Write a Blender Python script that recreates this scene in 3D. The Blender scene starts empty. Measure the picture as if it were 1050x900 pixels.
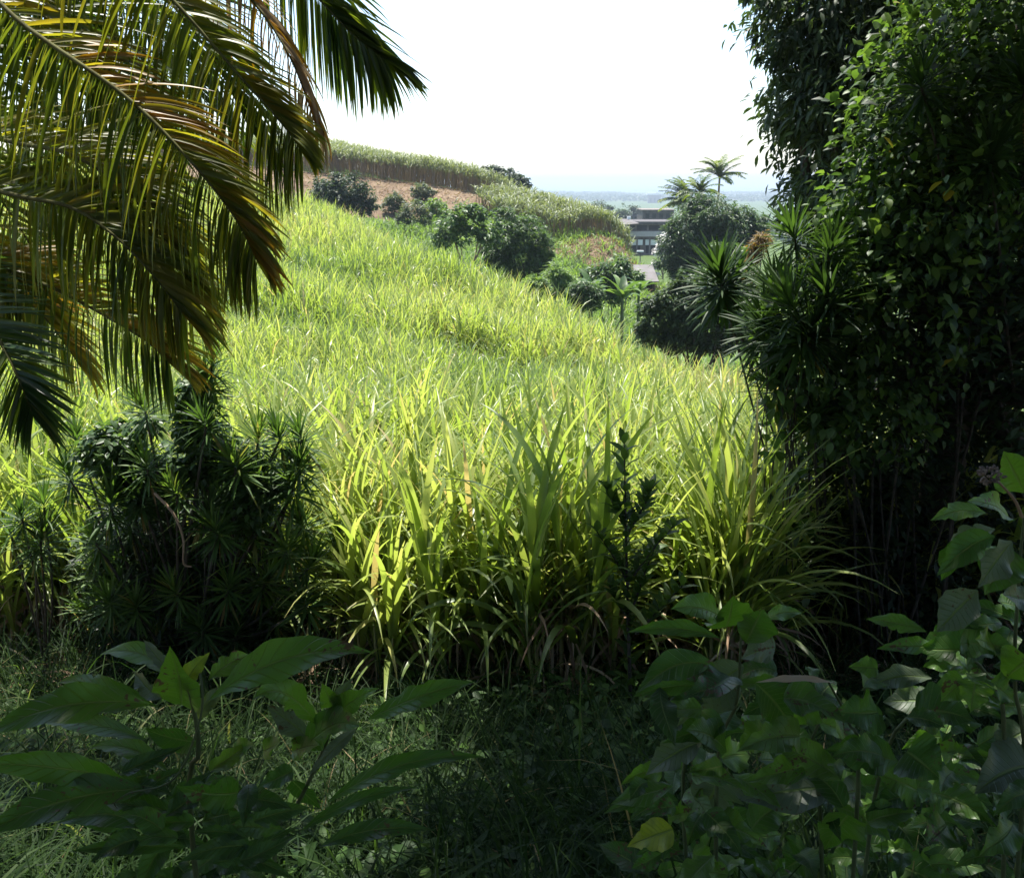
import bpy, math
import numpy as np

rng = np.random.default_rng(11)
PI = math.pi
R = math.radians
sc = bpy.context.scene
COL = sc.collection

# ------------------------------------------------------------------ camera geometry
FPX = 900.0
PITCH = math.atan(265 / 900.0)
CP, SP = math.cos(PITCH), math.sin(PITCH)


def at(u, v, Y):
    """photo pixel + distance ahead -> world point (camera at the origin, looking along +Y)"""
    dx, dy = (u - 525) / FPX, (450 - v) / FPX
    k = Y / (CP + dy * SP)
    return np.array([dx * k, Y, (-SP + dy * CP) * k])


# ------------------------------------------------------------------ terrain
GP = np.array([
    (-14, 8.5, -4.6), (-10, 8.5, -4.8), (-5, 8.5, -5.0), (0, 8.5, -5.1), (5, 8.5, -5.1), (10, 8.5, -5.1), (16, 8.5, -5.2),
    (-12, 15, -5.2), (-8, 15, -5.5), (0, 15, -6.0), (8, 15, -6.4), (14, 15, -6.6),
    (-15, 25, -5.0), (-7.6, 25, -6.15), (0, 24, -7.1), (8, 24, -7.6), (15, 25, -8.2),
    (9.2, 32, -8.5), (5.2, 38, -8.6), (16, 35, -9.6), (-2.5, 52, -7.0), (-13, 68, -4.4), (-24, 70, -2.5),
    (-30, 45, -2.2), (-20, 45, -4.2), (-6, 38, -7.0), (-10, 52, -5.6),
    (5, 58, -11.2), (-2, 70, -9.6), (-10, 84, -6.6), (-20, 90, -4.2), (12, 48, -10.6), (20, 60, -11.5), (30, 80, -12.5),
    (-23.5, 122, 1.9), (-10, 116, -0.9), (-5.6, 117, -2.2), (0, 113, -4.4),
    (-17, 108, 0.2), (-9.7, 105, -0.7), (-0.6, 103, -2.6), (-28, 108, 1.2),
    (-13, 98, -2.4), (-5, 96, -3.4), (6.7, 97, -5.0), (10.3, 94, -6.6), (4.3, 88, -5.7), (10.6, 87, -6.4), (0, 88, -5.2),
    (7, 81, -7.2), (11.5, 79, -8.8), (11, 72, -10.2), (14, 88, -10.8), (15, 100, -12.0), (5, 112, -9.5),
    (24, 190, -15.2), (30, 130, -13.8), (18, 130, -13.4), (40, 190, -15.5), (10, 190, -16),
    (-10, 150, -8), (-30, 160, -4), (0, 220, -17), (50, 220, -18), (-60, 210, -2), (-60, 100, 3), (60, 50, -14),
    (-60, 30, 3), (60, 120, -16), (-60, 160, 1), (30, 20, -9), (-30, 15, -2.5),
], float)


def _phi(r2):
    return np.sqrt(r2 + 9.0)


_d = GP[:, None, :2] - GP[None, :, :2]
_GW = np.linalg.solve(_phi((_d ** 2).sum(-1)) + 0.15 * np.eye(len(GP)), GP[:, 2] + 8.0)


def smooth(a, b, x):
    t = np.clip((x - a) / (b - a), 0, 1)
    return t * t * (3 - 2 * t)


def vnoise(x, y, s=0.0):
    return (np.sin(x * 1.0 + 1.3 * np.sin(y * 0.7 + s)) + np.sin(y * 1.3 - 1.1 * np.sin(x * 0.6 + 2 * s)) + np.sin((x + y) * 0.73 + s * 3)) / 3


def ground(X, Y):
    X = np.asarray(X, float); Y = np.asarray(Y, float)
    shp = np.broadcast(X, Y).shape
    x = np.broadcast_to(X, shp).ravel(); y = np.broadcast_to(Y, shp).ravel()
    out = np.empty(x.size)
    for i in range(0, x.size, 20000):
        a = slice(i, i + 20000)
        r2 = (x[a, None] - GP[None, :, 0]) ** 2 + (y[a, None] - GP[None, :, 1]) ** 2
        out[a] = _phi(r2) @ _GW - 8.0
    bank = np.interp(y, [-60, -8, 0, 2, 4.5, 7, 8.5], [-1.0, -1.5, -1.75, -2.6, -3.85, -4.7, -5.05])
    bank = bank + 0.06 * vnoise(x * 1.7, y * 1.9, 0.4)
    k = smooth(7.0, 9.5, y)
    out = bank * (1 - k) + out * k
    r = np.hypot(x, y)
    far = np.interp(r, [150, 250, 1000, 2300, 4200, 4800, 9000], [-12, -20, -46, -57, -58.5, -60.3, -90])
    far = far + 1.2 * vnoise(x * 0.004, y * 0.004, 2.0) * smooth(300, 900, r) * (1 - smooth(3500, 4300, r))
    k = smooth(190, 320, r)
    return (out * (1 - k) + far * k).reshape(shp)


def gz(x, y):
    return float(ground(np.array([x]), np.array([y]))[0])


# ------------------------------------------------------------------ mesh helpers
class MB:
    def __init__(self):
        self.V, self.Q, self.T, self.U, self.W, self.n = [], [], [], [], [], 0

    def add(self, V, Q, tint=0.5, lu=None, lv=None):
        V = np.asarray(V, float).reshape(-1, 3); Q = np.asarray(Q, int).reshape(-1, 4)
        self.V.append(V); self.Q.append(Q + self.n); self.n += len(V)
        z = np.zeros(len(V))
        self.T.append(z + tint)
        self.U.append(z if lu is None else lu); self.W.append(z if lv is None else lv)

    def mesh(self, name, origin=(0, 0, 0), smooth_shade=True):
        V = np.concatenate(self.V) - np.asarray(origin, float); Q = np.concatenate(self.Q)
        me = bpy.data.meshes.new(name)
        me.vertices.add(len(V)); me.vertices.foreach_set('co', V.astype(np.float32).ravel())
        me.loops.add(Q.size); me.loops.foreach_set('vertex_index', Q.astype(np.int32).ravel())
        me.polygons.add(len(Q)); me.polygons.foreach_set('loop_start', np.arange(0, Q.size, 4, dtype=np.int32))
        me.polygons.foreach_set('use_smooth', np.full(len(Q), smooth_shade))
        for nm, arr in (('tint', self.T), ('lu', self.U), ('lv', self.W)):
            a = me.attributes.new(nm, 'FLOAT', 'POINT')
            a.data.foreach_set('value', np.concatenate(arr).astype(np.float32))
        me.update(calc_edges=True)
        return me

    def build(self, name, mat, parent=None, origin=None, smooth_shade=True):
        if origin is None:
            origin = tuple(parent.matrix_world.translation) if parent is not None else (0, 0, 0)
            if parent is not None:
                origin = world_loc(parent)
        me = self.mesh(name, origin, smooth_shade)
        me.materials.append(mat)
        o = bpy.data.objects.new(name, me); COL.objects.link(o)
        if parent is not None:
            o.parent = parent
        else:
            o.location = origin
        return o


def world_loc(o):
    p = np.zeros(3)
    while o is not None:
        p = p + np.array(o.location); o = o.parent
    return p


def tag(o, label=None, cat=None, group=None, kind=None):
    if label: o['label'] = label
    if cat: o['category'] = cat
    if group: o['group'] = group
    if kind: o['kind'] = kind
    return o


def empty(name, loc, label, cat, group=None):
    o = bpy.data.objects.new(name, None); COL.objects.link(o)
    o.location = loc; o.empty_display_size = 0.2
    return tag(o, label, cat, group)


def copy_tree(o, parent=None):
    c = o.copy(); COL.objects.link(c)
    if parent is not None: c.parent = parent
    for ch in [k for k in o.children]:
        copy_tree(ch, c)
    return c


PROFILES = {
    'blade': lambda t: np.interp(t, [0, .15, .4, .75, 1], [.55, .9, 1, .6, .04]),
    'lance': lambda t: np.interp(t, [0, .12, .4, .7, .9, 1], [.1, .6, 1, .75, .3, .03]),
    'broad': lambda t: np.interp(t, [0, .15, .4, .7, .9, 1], [.15, .85, 1, .7, .3, .03]),
    'leaflet': lambda t: np.interp(t, [0, .08, .4, .8, 1], [.4, .9, 1, .6, .05]),
}


def strips(mb, p0, az, el, L, W, bend=0.5, segs=4, prof='blade', tint=0.5, across=3, fold=0.15, roll=0.0, power=1.3, tip_tint=0.0, wave=0.0):
    """many bent blades at once"""
    p0 = np.asarray(p0, float).reshape(-1, 3); N = len(p0)
    if N == 0: return
    f = lambda a: np.broadcast_to(np.asarray(a, float), (N,))
    az, el, L, W, bend, roll, tint = f(az), f(el), f(L), f(W), f(bend), f(roll), f(tint)
    t = np.linspace(0, 1, segs + 1)
    tm = (t[1:] + t[:-1]) / 2
    e = np.clip(el[:, None] - bend[:, None] * tm[None] ** power, -1.55, 1.55)
    ds = (L / segs)[:, None]
    hx = np.cos(az)[:, None] * np.cos(e) * ds; hy = np.sin(az)[:, None] * np.cos(e) * ds; hz = np.sin(e) * ds
    zz = np.zeros((N, 1))
    P = np.stack([np.concatenate([zz, np.cumsum(h, 1)], 1) for h in (hx, hy, hz)], -1) + p0[:, None, :]
    ee = np.concatenate([e[:, :1], (e[:, 1:] + e[:, :-1]) / 2, e[:, -1:]], 1)
    side = np.stack([-np.sin(az), np.cos(az), np.zeros(N)], -1)[:, None, :] + np.zeros((N, segs + 1, 1))
    tan = np.stack([np.cos(az)[:, None] * np.cos(ee), np.sin(az)[:, None] * np.cos(ee), np.sin(ee)], -1)
    nor = np.cross(tan, side)
    c, s = np.cos(roll)[:, None, None], np.sin(roll)[:, None, None]
    side, nor = side * c + nor * s, nor * c - side * s
    w = 0.5 * W[:, None] * PROFILES[prof](t)[None]
    if across == 2:
        ks = np.array([-1., 1.])
    elif across == 3:
        ks = np.array([-1., 0., 1.])
    else:
        ks = np.linspace(-1, 1, across)
    V = P[:, :, None, :] + side[:, :, None, :] * (w[:, :, None] * ks)[..., None] + nor[:, :, None, :] * (w[:, :, None] * np.abs(ks) * fold)[..., None]
    if wave:
        ph = rng.uniform(0, 6.28, N)
        V[..., 2] += (wave * w * np.sin(t[None] * 11 + ph[:, None]))[:, :, None] * ks
    K = len(ks); S = segs + 1
    idx = np.arange(N * S * K).reshape(N, S, K)
    q = np.stack([idx[:, :-1, :-1], idx[:, :-1, 1:], idx[:, 1:, 1:], idx[:, 1:, :-1]], -1).reshape(-1, 4)
    T = (tint[:, None, None] + tip_tint * (t ** 2)[None, :, None] + np.zeros((N, S, K)))
    lu = np.broadcast_to(t[None, :, None], (N, S, K)).ravel(); lv = np.broadcast_to(ks[None, None, :], (N, S, K)).ravel()
    mb.add(V.reshape(-1, 3), q, np.clip(T, 0, 1).ravel(), lu, lv)


def tube(mb, pts, radii, n=7, tint=0.5, wob=0.0):
    pts = np.asarray(pts, float); m = len(pts)
    radii = np.broadcast_to(np.asarray(radii, float), (m,))
    tan = np.gradient(pts, axis=0); tan /= np.linalg.norm(tan, axis=1)[:, None] + 1e-9
    ref = np.array([0.13, 0.97, 0.2]) if abs(tan[0] @ np.array([0, 1, 0])) < 0.9 else np.array([1., 0, 0])
    a = np.cross(tan, ref); a /= np.linalg.norm(a, axis=1)[:, None] + 1e-9
    b = np.cross(tan, a)
    th = np.arange(n) * 2 * PI / n
    rr = radii[:, None] * (1 + wob * np.sin(3 * th[None] + np.arange(m)[:, None] * 0.9))
    V = pts[:, None, :] + rr[..., None] * (np.cos(th)[None, :, None] * a[:, None, :] + np.sin(th)[None, :, None] * b[:, None, :])
    idx = np.arange(m * n).reshape(m, n); nx = np.roll(idx, -1, 1)
    q = np.stack([idx[:-1], nx[:-1], nx[1:], idx[1:]], -1).reshape(-1, 4)
    mb.add(V.reshape(-1, 3), q, tint)


def curve(pts, n):
    """Catmull-Rom through control points"""
    P = np.asarray(pts, float)
    P = np.vstack([2 * P[0] - P[1], P, 2 * P[-1] - P[-2]])
    m = len(P) - 3
    s = np.linspace(0, m - 1e-6, n); i = s.astype(int); t = (s - i)[:, None]
    p0, p1, p2, p3 = P[i], P[i + 1], P[i + 2], P[i + 3]
    return 0.5 * (2 * p1 + (p2 - p0) * t + (2 * p0 - 5 * p1 + 4 * p2 - p3) * t ** 2 + (3 * p1 - p0 - 3 * p2 + p3) * t ** 3)


def box(mb, lo, hi, tint=0.5):
    x0, y0, z0 = lo; x1, y1, z1 = hi
    V = [(x0, y0, z0), (x1, y0, z0), (x1, y1, z0), (x0, y1, z0), (x0, y0, z1), (x1, y0, z1), (x1, y1, z1), (x0, y1, z1)]
    mb.add(V, [(3, 2, 1, 0), (4, 5, 6, 7), (0, 1, 5, 4), (1, 2, 6, 5), (2, 3, 7, 6), (3, 0, 4, 7)], tint)


# ------------------------------------------------------------------ materials
def newmat(name):
    m = bpy.data.materials.new(name); m.use_nodes = True
    nt = m.node_tree; nt.nodes.clear()
    return m, nt, nt.nodes, nt.links


def ramp(nd, stops):
    r = nd.new('ShaderNodeValToRGB')
    el = r.color_ramp.elements
    while len(el) > 1: el.remove(el[-1])
    el[0].position = stops[0][0]; el[0].color = (*stops[0][1], 1)
    for p, c in stops[1:]:
        e = el.new(p); e.color = (*c, 1)
    return r


def leaf_mat(name, stops, tstops=None, tfac=0.4, rough=0.45, spec=0.4, noise=0.12, nscale=6.0, veins=False):
    m, nt, nd, lk = newmat(name)
    at_ = nd.new('ShaderNodeAttribute'); at_.attribute_name = 'tint'
    nz = nd.new('ShaderNodeTexNoise'); nz.inputs['Scale'].default_value = nscale; nz.inputs['Detail'].default_value = 3
    geo = nd.new('ShaderNodeNewGeometry'); lk.new(geo.outputs['Position'], nz.inputs['Vector'])
    ma = nd.new('ShaderNodeMath'); ma.operation = 'MULTIPLY_ADD'
    lk.new(nz.outputs['Fac'], ma.inputs[0]); ma.inputs[1].default_value = noise * 2
    sub = nd.new('ShaderNodeMath'); sub.operation = 'SUBTRACT'; lk.new(at_.outputs['Fac'], sub.inputs[0]); sub.inputs[1].default_value = noise
    lk.new(sub.outputs[0], ma.inputs[2])
    r1 = ramp(nd, stops); lk.new(ma.outputs[0], r1.inputs[0])
    if tstops is None:
        tstops = [(p, (min(1, c[0] * 2.6), min(1, c[1] * 2.6), c[2] * 1.2)) for p, c in stops]
    r2 = ramp(nd, tstops); lk.new(ma.outputs[0], r2.inputs[0])
    c1, c2 = r1.outputs[0], r2.outputs[0]
    bs = nd.new('ShaderNodeBsdfPrincipled')
    if veins:
        lu = nd.new('ShaderNodeAttribute'); lu.attribute_name = 'lu'
        lv = nd.new('ShaderNodeAttribute'); lv.attribute_name = 'lv'
        ab = nd.new('ShaderNodeMath'); ab.operation = 'ABSOLUTE'; lk.new(lv.outputs['Fac'], ab.inputs[0])
        mid = nd.new('ShaderNodeMapRange'); mid.inputs[1].default_value = 0.02; mid.inputs[2].default_value = 0.09
        mid.inputs[3].default_value = 1; mid.inputs[4].default_value = 0; lk.new(ab.outputs[0], mid.inputs[0])
        a2 = nd.new('ShaderNodeMath'); a2.operation = 'MULTIPLY_ADD'; lk.new(ab.outputs[0], a2.inputs[0]); a2.inputs[1].default_value = -1.6
        m9 = nd.new('ShaderNodeMath'); m9.operation = 'MULTIPLY'; lk.new(lu.outputs['Fac'], m9.inputs[0]); m9.inputs[1].default_value = 11
        lk.new(m9.outputs[0], a2.inputs[2])
        pp = nd.new('ShaderNodeMath'); pp.operation = 'PINGPONG'; lk.new(a2.outputs[0], pp.inputs[0]); pp.inputs[1].default_value = 0.5
        sv = nd.new('ShaderNodeMapRange'); sv.inputs[1].default_value = 0.0; sv.inputs[2].default_value = 0.10
        sv.inputs[3].default_value = 0.45; sv.inputs[4].default_value = 0; lk.new(pp.outputs[0], sv.inputs[0])
        mx = nd.new('ShaderNodeMath'); mx.operation = 'MAXIMUM'; lk.new(mid.outputs[0], mx.inputs[0]); lk.new(sv.outputs[0], mx.inputs[1])
        # midrib and side veins are paler tissue
        sc1 = nd.new('ShaderNodeMath'); sc1.operation = 'MULTIPLY'; lk.new(mx.outputs[0], sc1.inputs[0]); sc1.inputs[1].default_value = 0.8
        for which in (0, 1):
            mi = nd.new('ShaderNodeMix'); mi.data_type = 'RGBA'
            lk.new(sc1.outputs[0], mi.inputs[0]); lk.new(c1 if which == 0 else c2, mi.inputs[6])
            mi.inputs[7].default_value = (.16, .24, .07, 1) if which == 0 else (.14, .2, .03, 1)
            if which == 0: c1 = mi.outputs[2]
            else: c2 = mi.outputs[2]
        # brown insect spots and blotches
        n3 = nd.new('ShaderNodeTexNoise'); n3.inputs['Scale'].default_value = 95; n3.inputs['Detail'].default_value = 2; lk.new(geo.outputs['Position'], n3.inputs['Vector'])
        n4 = nd.new('ShaderNodeTexNoise'); n4.inputs['Scale'].default_value = 9; lk.new(geo.outputs['Position'], n4.inputs['Vector'])
        pr_ = nd.new('ShaderNodeMath'); pr_.operation = 'MULTIPLY'; lk.new(n3.outputs['Fac'], pr_.inputs[0]); lk.new(n4.outputs['Fac'], pr_.inputs[1])
        sp_ = nd.new('ShaderNodeMapRange'); sp_.inputs[1].default_value = .375; sp_.inputs[2].default_value = .41; lk.new(pr_.outputs[0], sp_.inputs[0])
        for which in (0, 1):
            mi = nd.new('ShaderNodeMix'); mi.data_type = 'RGBA'
            lk.new(sp_.outputs[0], mi.inputs[0]); lk.new(c1 if which == 0 else c2, mi.inputs[6])
            mi.inputs[7].default_value = (.09, .06, .025, 1)
            if which == 0: c1 = mi.outputs[2]
            else: c2 = mi.outputs[2]
        bp = nd.new('ShaderNodeBump'); bp.inputs['Strength'].default_value = 0.7; bp.inputs['Distance'].default_value = 0.006; bp.invert = True
        lk.new(mx.outputs[0], bp.inputs['Height']); lk.new(bp.outputs[0], bs.inputs['Normal'])
    lk.new(c1, bs.inputs['Base Color'])
    bs.inputs['Roughness'].default_value = rough; bs.inputs['Specular IOR Level'].default_value = spec
    tr = nd.new('ShaderNodeBsdfTranslucent'); lk.new(c2, tr.inputs['Color'])
    mixs = nd.new('ShaderNodeMixShader'); mixs.inputs[0].default_value = tfac
    lk.new(bs.outputs[0], mixs.inputs[1]); lk.new(tr.outputs[0], mixs.inputs[2])
    out = nd.new('ShaderNodeOutputMaterial'); lk.new(mixs.outputs[0], out.inputs[0])
    return m


def plain_mat(name, c1, c2=None, scale=8.0, rough=0.8, bump=0.0, spec=0.3, stretch=(1, 1, 1)):
    m, nt, nd, lk = newmat(name)
    bs = nd.new('ShaderNodeBsdfPrincipled'); bs.inputs['Roughness'].default_value = rough; bs.inputs['Specular IOR Level'].default_value = spec
    tc = nd.new('ShaderNodeTexCoord'); mp = nd.new('ShaderNodeMapping'); mp.inputs['Scale'].default_value = stretch
    lk.new(tc.outputs['Object'], mp.inputs[0])
    nz = nd.new('ShaderNodeTexNoise'); nz.inputs['Scale'].default_value = scale; nz.inputs['Detail'].default_value = 6
    lk.new(mp.outputs[0], nz.inputs['Vector'])
    c2 = c2 or tuple(x * 0.6 for x in c1)
    r = ramp(nd, [(.3, c2), (.65, c1)]); lk.new(nz.outputs['Fac'], r.inputs[0]); lk.new(r.outputs[0], bs.inputs['Base Color'])
    if bump:
        bp = nd.new('ShaderNodeBump'); bp.inputs['Strength'].default_value = bump; bp.inputs['Distance'].default_value = 0.03
        lk.new(nz.outputs['Fac'], bp.inputs['Height']); lk.new(bp.outputs[0], bs.inputs['Normal'])
    out = nd.new('ShaderNodeOutputMaterial'); lk.new(bs.outputs[0], out.inputs[0])
    return m


M = {}
M['cane'] = leaf_mat('cane_leaf', [(0, (.065, .11, .04)), (.35, (.13, .185, .055)), (.65, (.22, .27, .07)), (.85, (.29, .32, .09)), (1, (.38, .32, .15))],
                     [(0, (.15, .26, .03)), (.35, (.31, .44, .04)), (.65, (.46, .57, .085)), (.85, (.57, .62, .12)), (1, (.58, .46, .14))], tfac=.45, rough=.38, spec=.52, nscale=3)
M['cane_far'] = leaf_mat('distant_cane_leaf', [(0, (.13, .085, .07)), (.3, (.17, .12, .085)), (.5, (.10, .125, .055)), (1, (.18, .21, .105))], tfac=.22, rough=.5, nscale=.5)
M['dry'] = leaf_mat('dry_leaf', [(0, (.13, .08, .05)), (.5, (.34, .23, .15)), (1, (.50, .40, .28))], [(0, (.2, .09, .03)), (1, (.4, .26, .12))], tfac=.25, rough=.7, spec=.2)
M['stubble'] = leaf_mat('stubble_leaf', [(0, (.08, .05, .03)), (.6, (.17, .11, .06)), (1, (.17, .17, .07))], tfac=.15, rough=.8, spec=.1)
M['stalk'] = plain_mat('cane_stalk', (.34, .34, .12), (.30, .22, .12), 9, .5)
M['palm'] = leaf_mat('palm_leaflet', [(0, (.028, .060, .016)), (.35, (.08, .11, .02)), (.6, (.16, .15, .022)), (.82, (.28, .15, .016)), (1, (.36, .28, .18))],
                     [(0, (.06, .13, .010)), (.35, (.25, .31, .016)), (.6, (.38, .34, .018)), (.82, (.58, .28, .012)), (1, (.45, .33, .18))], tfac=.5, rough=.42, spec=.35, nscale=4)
M['rachis'] = plain_mat('palm_rachis', (.12, .12, .045), (.06, .055, .02), 14, .85, spec=.1)
M['dracaena'] = leaf_mat('dracaena_leaf', [(0, (.018, .038, .012)), (.5, (.045, .09, .02)), (.85, (.09, .15, .03)), (1, (.22, .14, .06))], tfac=.3, rough=.5, spec=.22)
M['bark'] = plain_mat('bark', (.085, .07, .055), (.03, .025, .02), 12, .9, .5)
M['bark_pale'] = plain_mat('pale_bark', (.30, .21, .14), (.16, .10, .06), 8, .85, .4)
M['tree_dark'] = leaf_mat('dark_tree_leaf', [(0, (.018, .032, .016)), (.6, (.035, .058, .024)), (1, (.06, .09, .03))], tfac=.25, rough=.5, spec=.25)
M['tree_mid'] = leaf_mat('mid_tree_leaf', [(0, (.03, .055, .02)), (.6, (.055, .10, .03)), (1, (.10, .16, .04))], tfac=.33, rough=.45)
M['tree_grey'] = leaf_mat('feathery_tree_leaf', [(0, (.035, .055, .03)), (.6, (.06, .085, .04)), (1, (.13, .13, .06))], tfac=.3, rough=.5)
M['tree_light'] = leaf_mat('light_bush_leaf', [(0, (.06, .11, .03)), (.6, (.12, .19, .045)), (1, (.20, .27, .07))], tfac=.35, rough=.5)
M['vine'] = leaf_mat('vine_leaf', [(0, (.024, .048, .015)), (.5, (.052, .10, .022)), (.9, (.09, .14, .028)), (1, (.26, .21, .03))], tfac=.36, rough=.5, spec=.35)
M['orange'] = leaf_mat('orange_leaf', [(0, (.07, .05, .02)), (.5, (.15, .09, .025)), (1, (.20, .13, .04))], tfac=.35, rough=.5)
M['blossom'] = leaf_mat('white_blossom', [(0, (.55, .50, .48)), (1, (.82, .80, .78))], [(0, (.4, .4, .4)), (1, (.6, .6, .6))], tfac=.25, rough=.7)
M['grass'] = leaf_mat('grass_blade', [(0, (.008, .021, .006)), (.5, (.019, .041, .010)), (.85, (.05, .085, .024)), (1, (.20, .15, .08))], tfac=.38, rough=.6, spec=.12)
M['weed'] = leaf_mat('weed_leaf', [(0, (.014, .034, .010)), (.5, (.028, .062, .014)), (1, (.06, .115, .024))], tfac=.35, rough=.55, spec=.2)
M['bigleaf'] = leaf_mat('broad_leaf', [(0, (.024, .055, .016)), (.35, (.042, .092, .020)), (.64, (.075, .15, .026)), (.70, (.09, .16, .03)), (.745, (.20, .26, .03)), (.79, (.085, .12, .07)), (1, (.15, .185, .14))],  # yellow stop paints sun on a leaf; grey end undersides and sheen
                        [(0, (.04, .12, .01)), (.35, (.10, .27, .014)), (.64, (.20, .42, .02)), (.70, (.24, .42, .02)), (.745, (.50, .58, .03)), (.79, (.09, .16, .03)), (1, (.11, .16, .06))],
                        tfac=.36, rough=.42, spec=.45, noise=.04, nscale=26, veins=True)
M['stem_green'] = plain_mat('green_stem', (.09, .12, .05), (.05, .07, .03), 20, .6)
M['flower'] = plain_mat('dry_flower', (.30, .24, .20), (.12, .09, .09), 60, .9, .5)
M['concrete'] = plain_mat('concrete', (.21, .18, .165), (.12, .10, .09), 1.2, .9, .1)
M['dark_wall'] = plain_mat('dark_board', (.11, .10, .10), (.06, .055, .055), 1.5, .9)  # dark grey mottled tone for roof, wall and pole
M['white'] = plain_mat('white_paint', (.75, .75, .76), (.62, .62, .62), 1, .6)
M['metal_roof'] = plain_mat('sheet_roof', (.15, .14, .14), (.10, .09, .085), .8, .85)
M['brown_wall'] = plain_mat('brown_wall', (.26, .17, .13), (.17, .11, .08), 1, .9)
M['rail'] = plain_mat('grey_sheet', (.40, .37, .38), (.30, .275, .28), 2, .6, stretch=(6, 6, .4))
M['opening'] = plain_mat('dark_opening', (.03, .03, .032), (.02, .02, .02), 1, .6)


# ------------------------------------------------------------------ ground, sea
def geo_axis(lo, hi, near, step0, growth):
    pos = [0.0]; s = step0
    while pos[-1] < hi:
        if pos[-1] > near: s *= growth
        pos.append(pos[-1] + s)
    neg = [0.0]; s = step0
    while neg[-1] > lo:
        if -neg[-1] > near * 0.5: s *= growth
        neg.append(neg[-1] - s)
    return np.array(sorted(set(neg[1:] + pos)))


def in_poly(x, y, poly):
    inside = np.zeros(x.shape, bool); n = len(poly)
    for i in range(n):
        x0, y0 = poly[i]; x1, y1 = poly[(i + 1) % n]
        c = ((y0 > y) != (y1 > y)) & (x < (x1 - x0) * (y - y0) / (y1 - y0 + 1e-12) + x0)
        inside ^= c
    return inside


BARE = [(-40, 96), (-13, 93), (-6, 95), (-1, 98.5), (1.5, 103), (-0.6, 104.5), (-9, 107), (-17, 109), (-40, 110)]
BARE2 = [(3, 87.5), (11, 87), (13.5, 84), (13, 76), (10, 77), (6, 81), (2, 85)]
xs = geo_axis(-9000, 9000, 26, 0.55, 1.06)
ys = geo_axis(-60, 9500, 115, 0.55, 1.06)
GX, GY = np.meshgrid(xs, ys)
GZ = ground(GX, GY)
nx, ny = len(xs), len(ys)
idx = np.arange(nx * ny).reshape(ny, nx)
mb = MB()
soil = np.where(in_poly(GX + .8 * vnoise(GX, GY), GY + .8 * vnoise(GY, GX, 1), BARE) | in_poly(GX, GY, BARE2), 0.0, 0.75)
soil = np.where((GY > -60) & (GY < 7.6), .3, soil)
soil = np.where((GY >= 7.6) & (GY < 40) & (GX > -40) & (GX < 12), 0.25, soil)
mb.add(np.stack([GX, GY, GZ], -1).reshape(-1, 3),
       np.stack([idx[:-1, :-1], idx[:-1, 1:], idx[1:, 1:], idx[1:, :-1]], -1).reshape(-1, 4), soil.ravel())
m, nt, nd, lk = newmat('ground')
a = nd.new('ShaderNodeAttribute'); a.attribute_name = 'tint'
g = nd.new('ShaderNodeNewGeometry')
n1 = nd.new('ShaderNodeTexNoise'); n1.inputs['Scale'].default_value = .55; n1.inputs['Detail'].default_value = 8; lk.new(g.outputs['Position'], n1.inputs['Vector'])
n2 = nd.new('ShaderNodeTexNoise'); n2.inputs['Scale'].default_value = 7; n2.inputs['Detail'].default_value = 6; lk.new(g.outputs['Position'], n2.inputs['Vector'])
r1 = ramp(nd, [(.36, (.075, .052, .036)), (.5, (.15, .105, .068)), (.62, (.22, .165, .11))]); lk.new(n2.outputs['Fac'], r1.inputs[0])
r2 = ramp(nd, [(.3, (.035, .06, .02)), (.55, (.07, .105, .03)), (.75, (.12, .14, .05))]); lk.new(n2.outputs['Fac'], r2.inputs[0])
av = nd.new('ShaderNodeMix'); av.data_type = 'FLOAT'; av.inputs[0].default_value = .5; lk.new(n1.outputs['Fac'], av.inputs[2]); lk.new(n2.outputs['Fac'], av.inputs[3]); lk.new(av.outputs[0], r1.inputs[0])
ad = nd.new('ShaderNodeMath'); ad.operation = 'ADD'; lk.new(n1.outputs['Fac'], ad.inputs[0]); lk.new(a.outputs['Fac'], ad.inputs[1])
st = nd.new('ShaderNodeMapRange'); st.inputs[1].default_value = .72; st.inputs[2].default_value = 1.02; lk.new(ad.outputs[0], st.inputs[0])
mi = nd.new('ShaderNodeMix'); mi.data_type = 'RGBA'; lk.new(st.outputs[0], mi.inputs[0]); lk.new(r1.outputs[0], mi.inputs[6]); lk.new(r2.outputs[0], mi.inputs[7])
bs = nd.new('ShaderNodeBsdfPrincipled'); bs.inputs['Roughness'].default_value = .95; bs.inputs['Specular IOR Level'].default_value = .1
bp = nd.new('ShaderNodeBump'); bp.inputs['Strength'].default_value = .6; bp.inputs['Distance'].default_value = .08; lk.new(n2.outputs['Fac'], bp.inputs['Height']); lk.new(bp.outputs[0], bs.inputs['Normal'])
lk.new(mi.outputs[2], bs.inputs['Base Color'])
o_ = nd.new('ShaderNodeOutputMaterial'); lk.new(bs.outputs[0], o_.inputs[0])
M['ground'] = m
tag(mb.build('ground', M['ground']), kind='structure')

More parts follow.
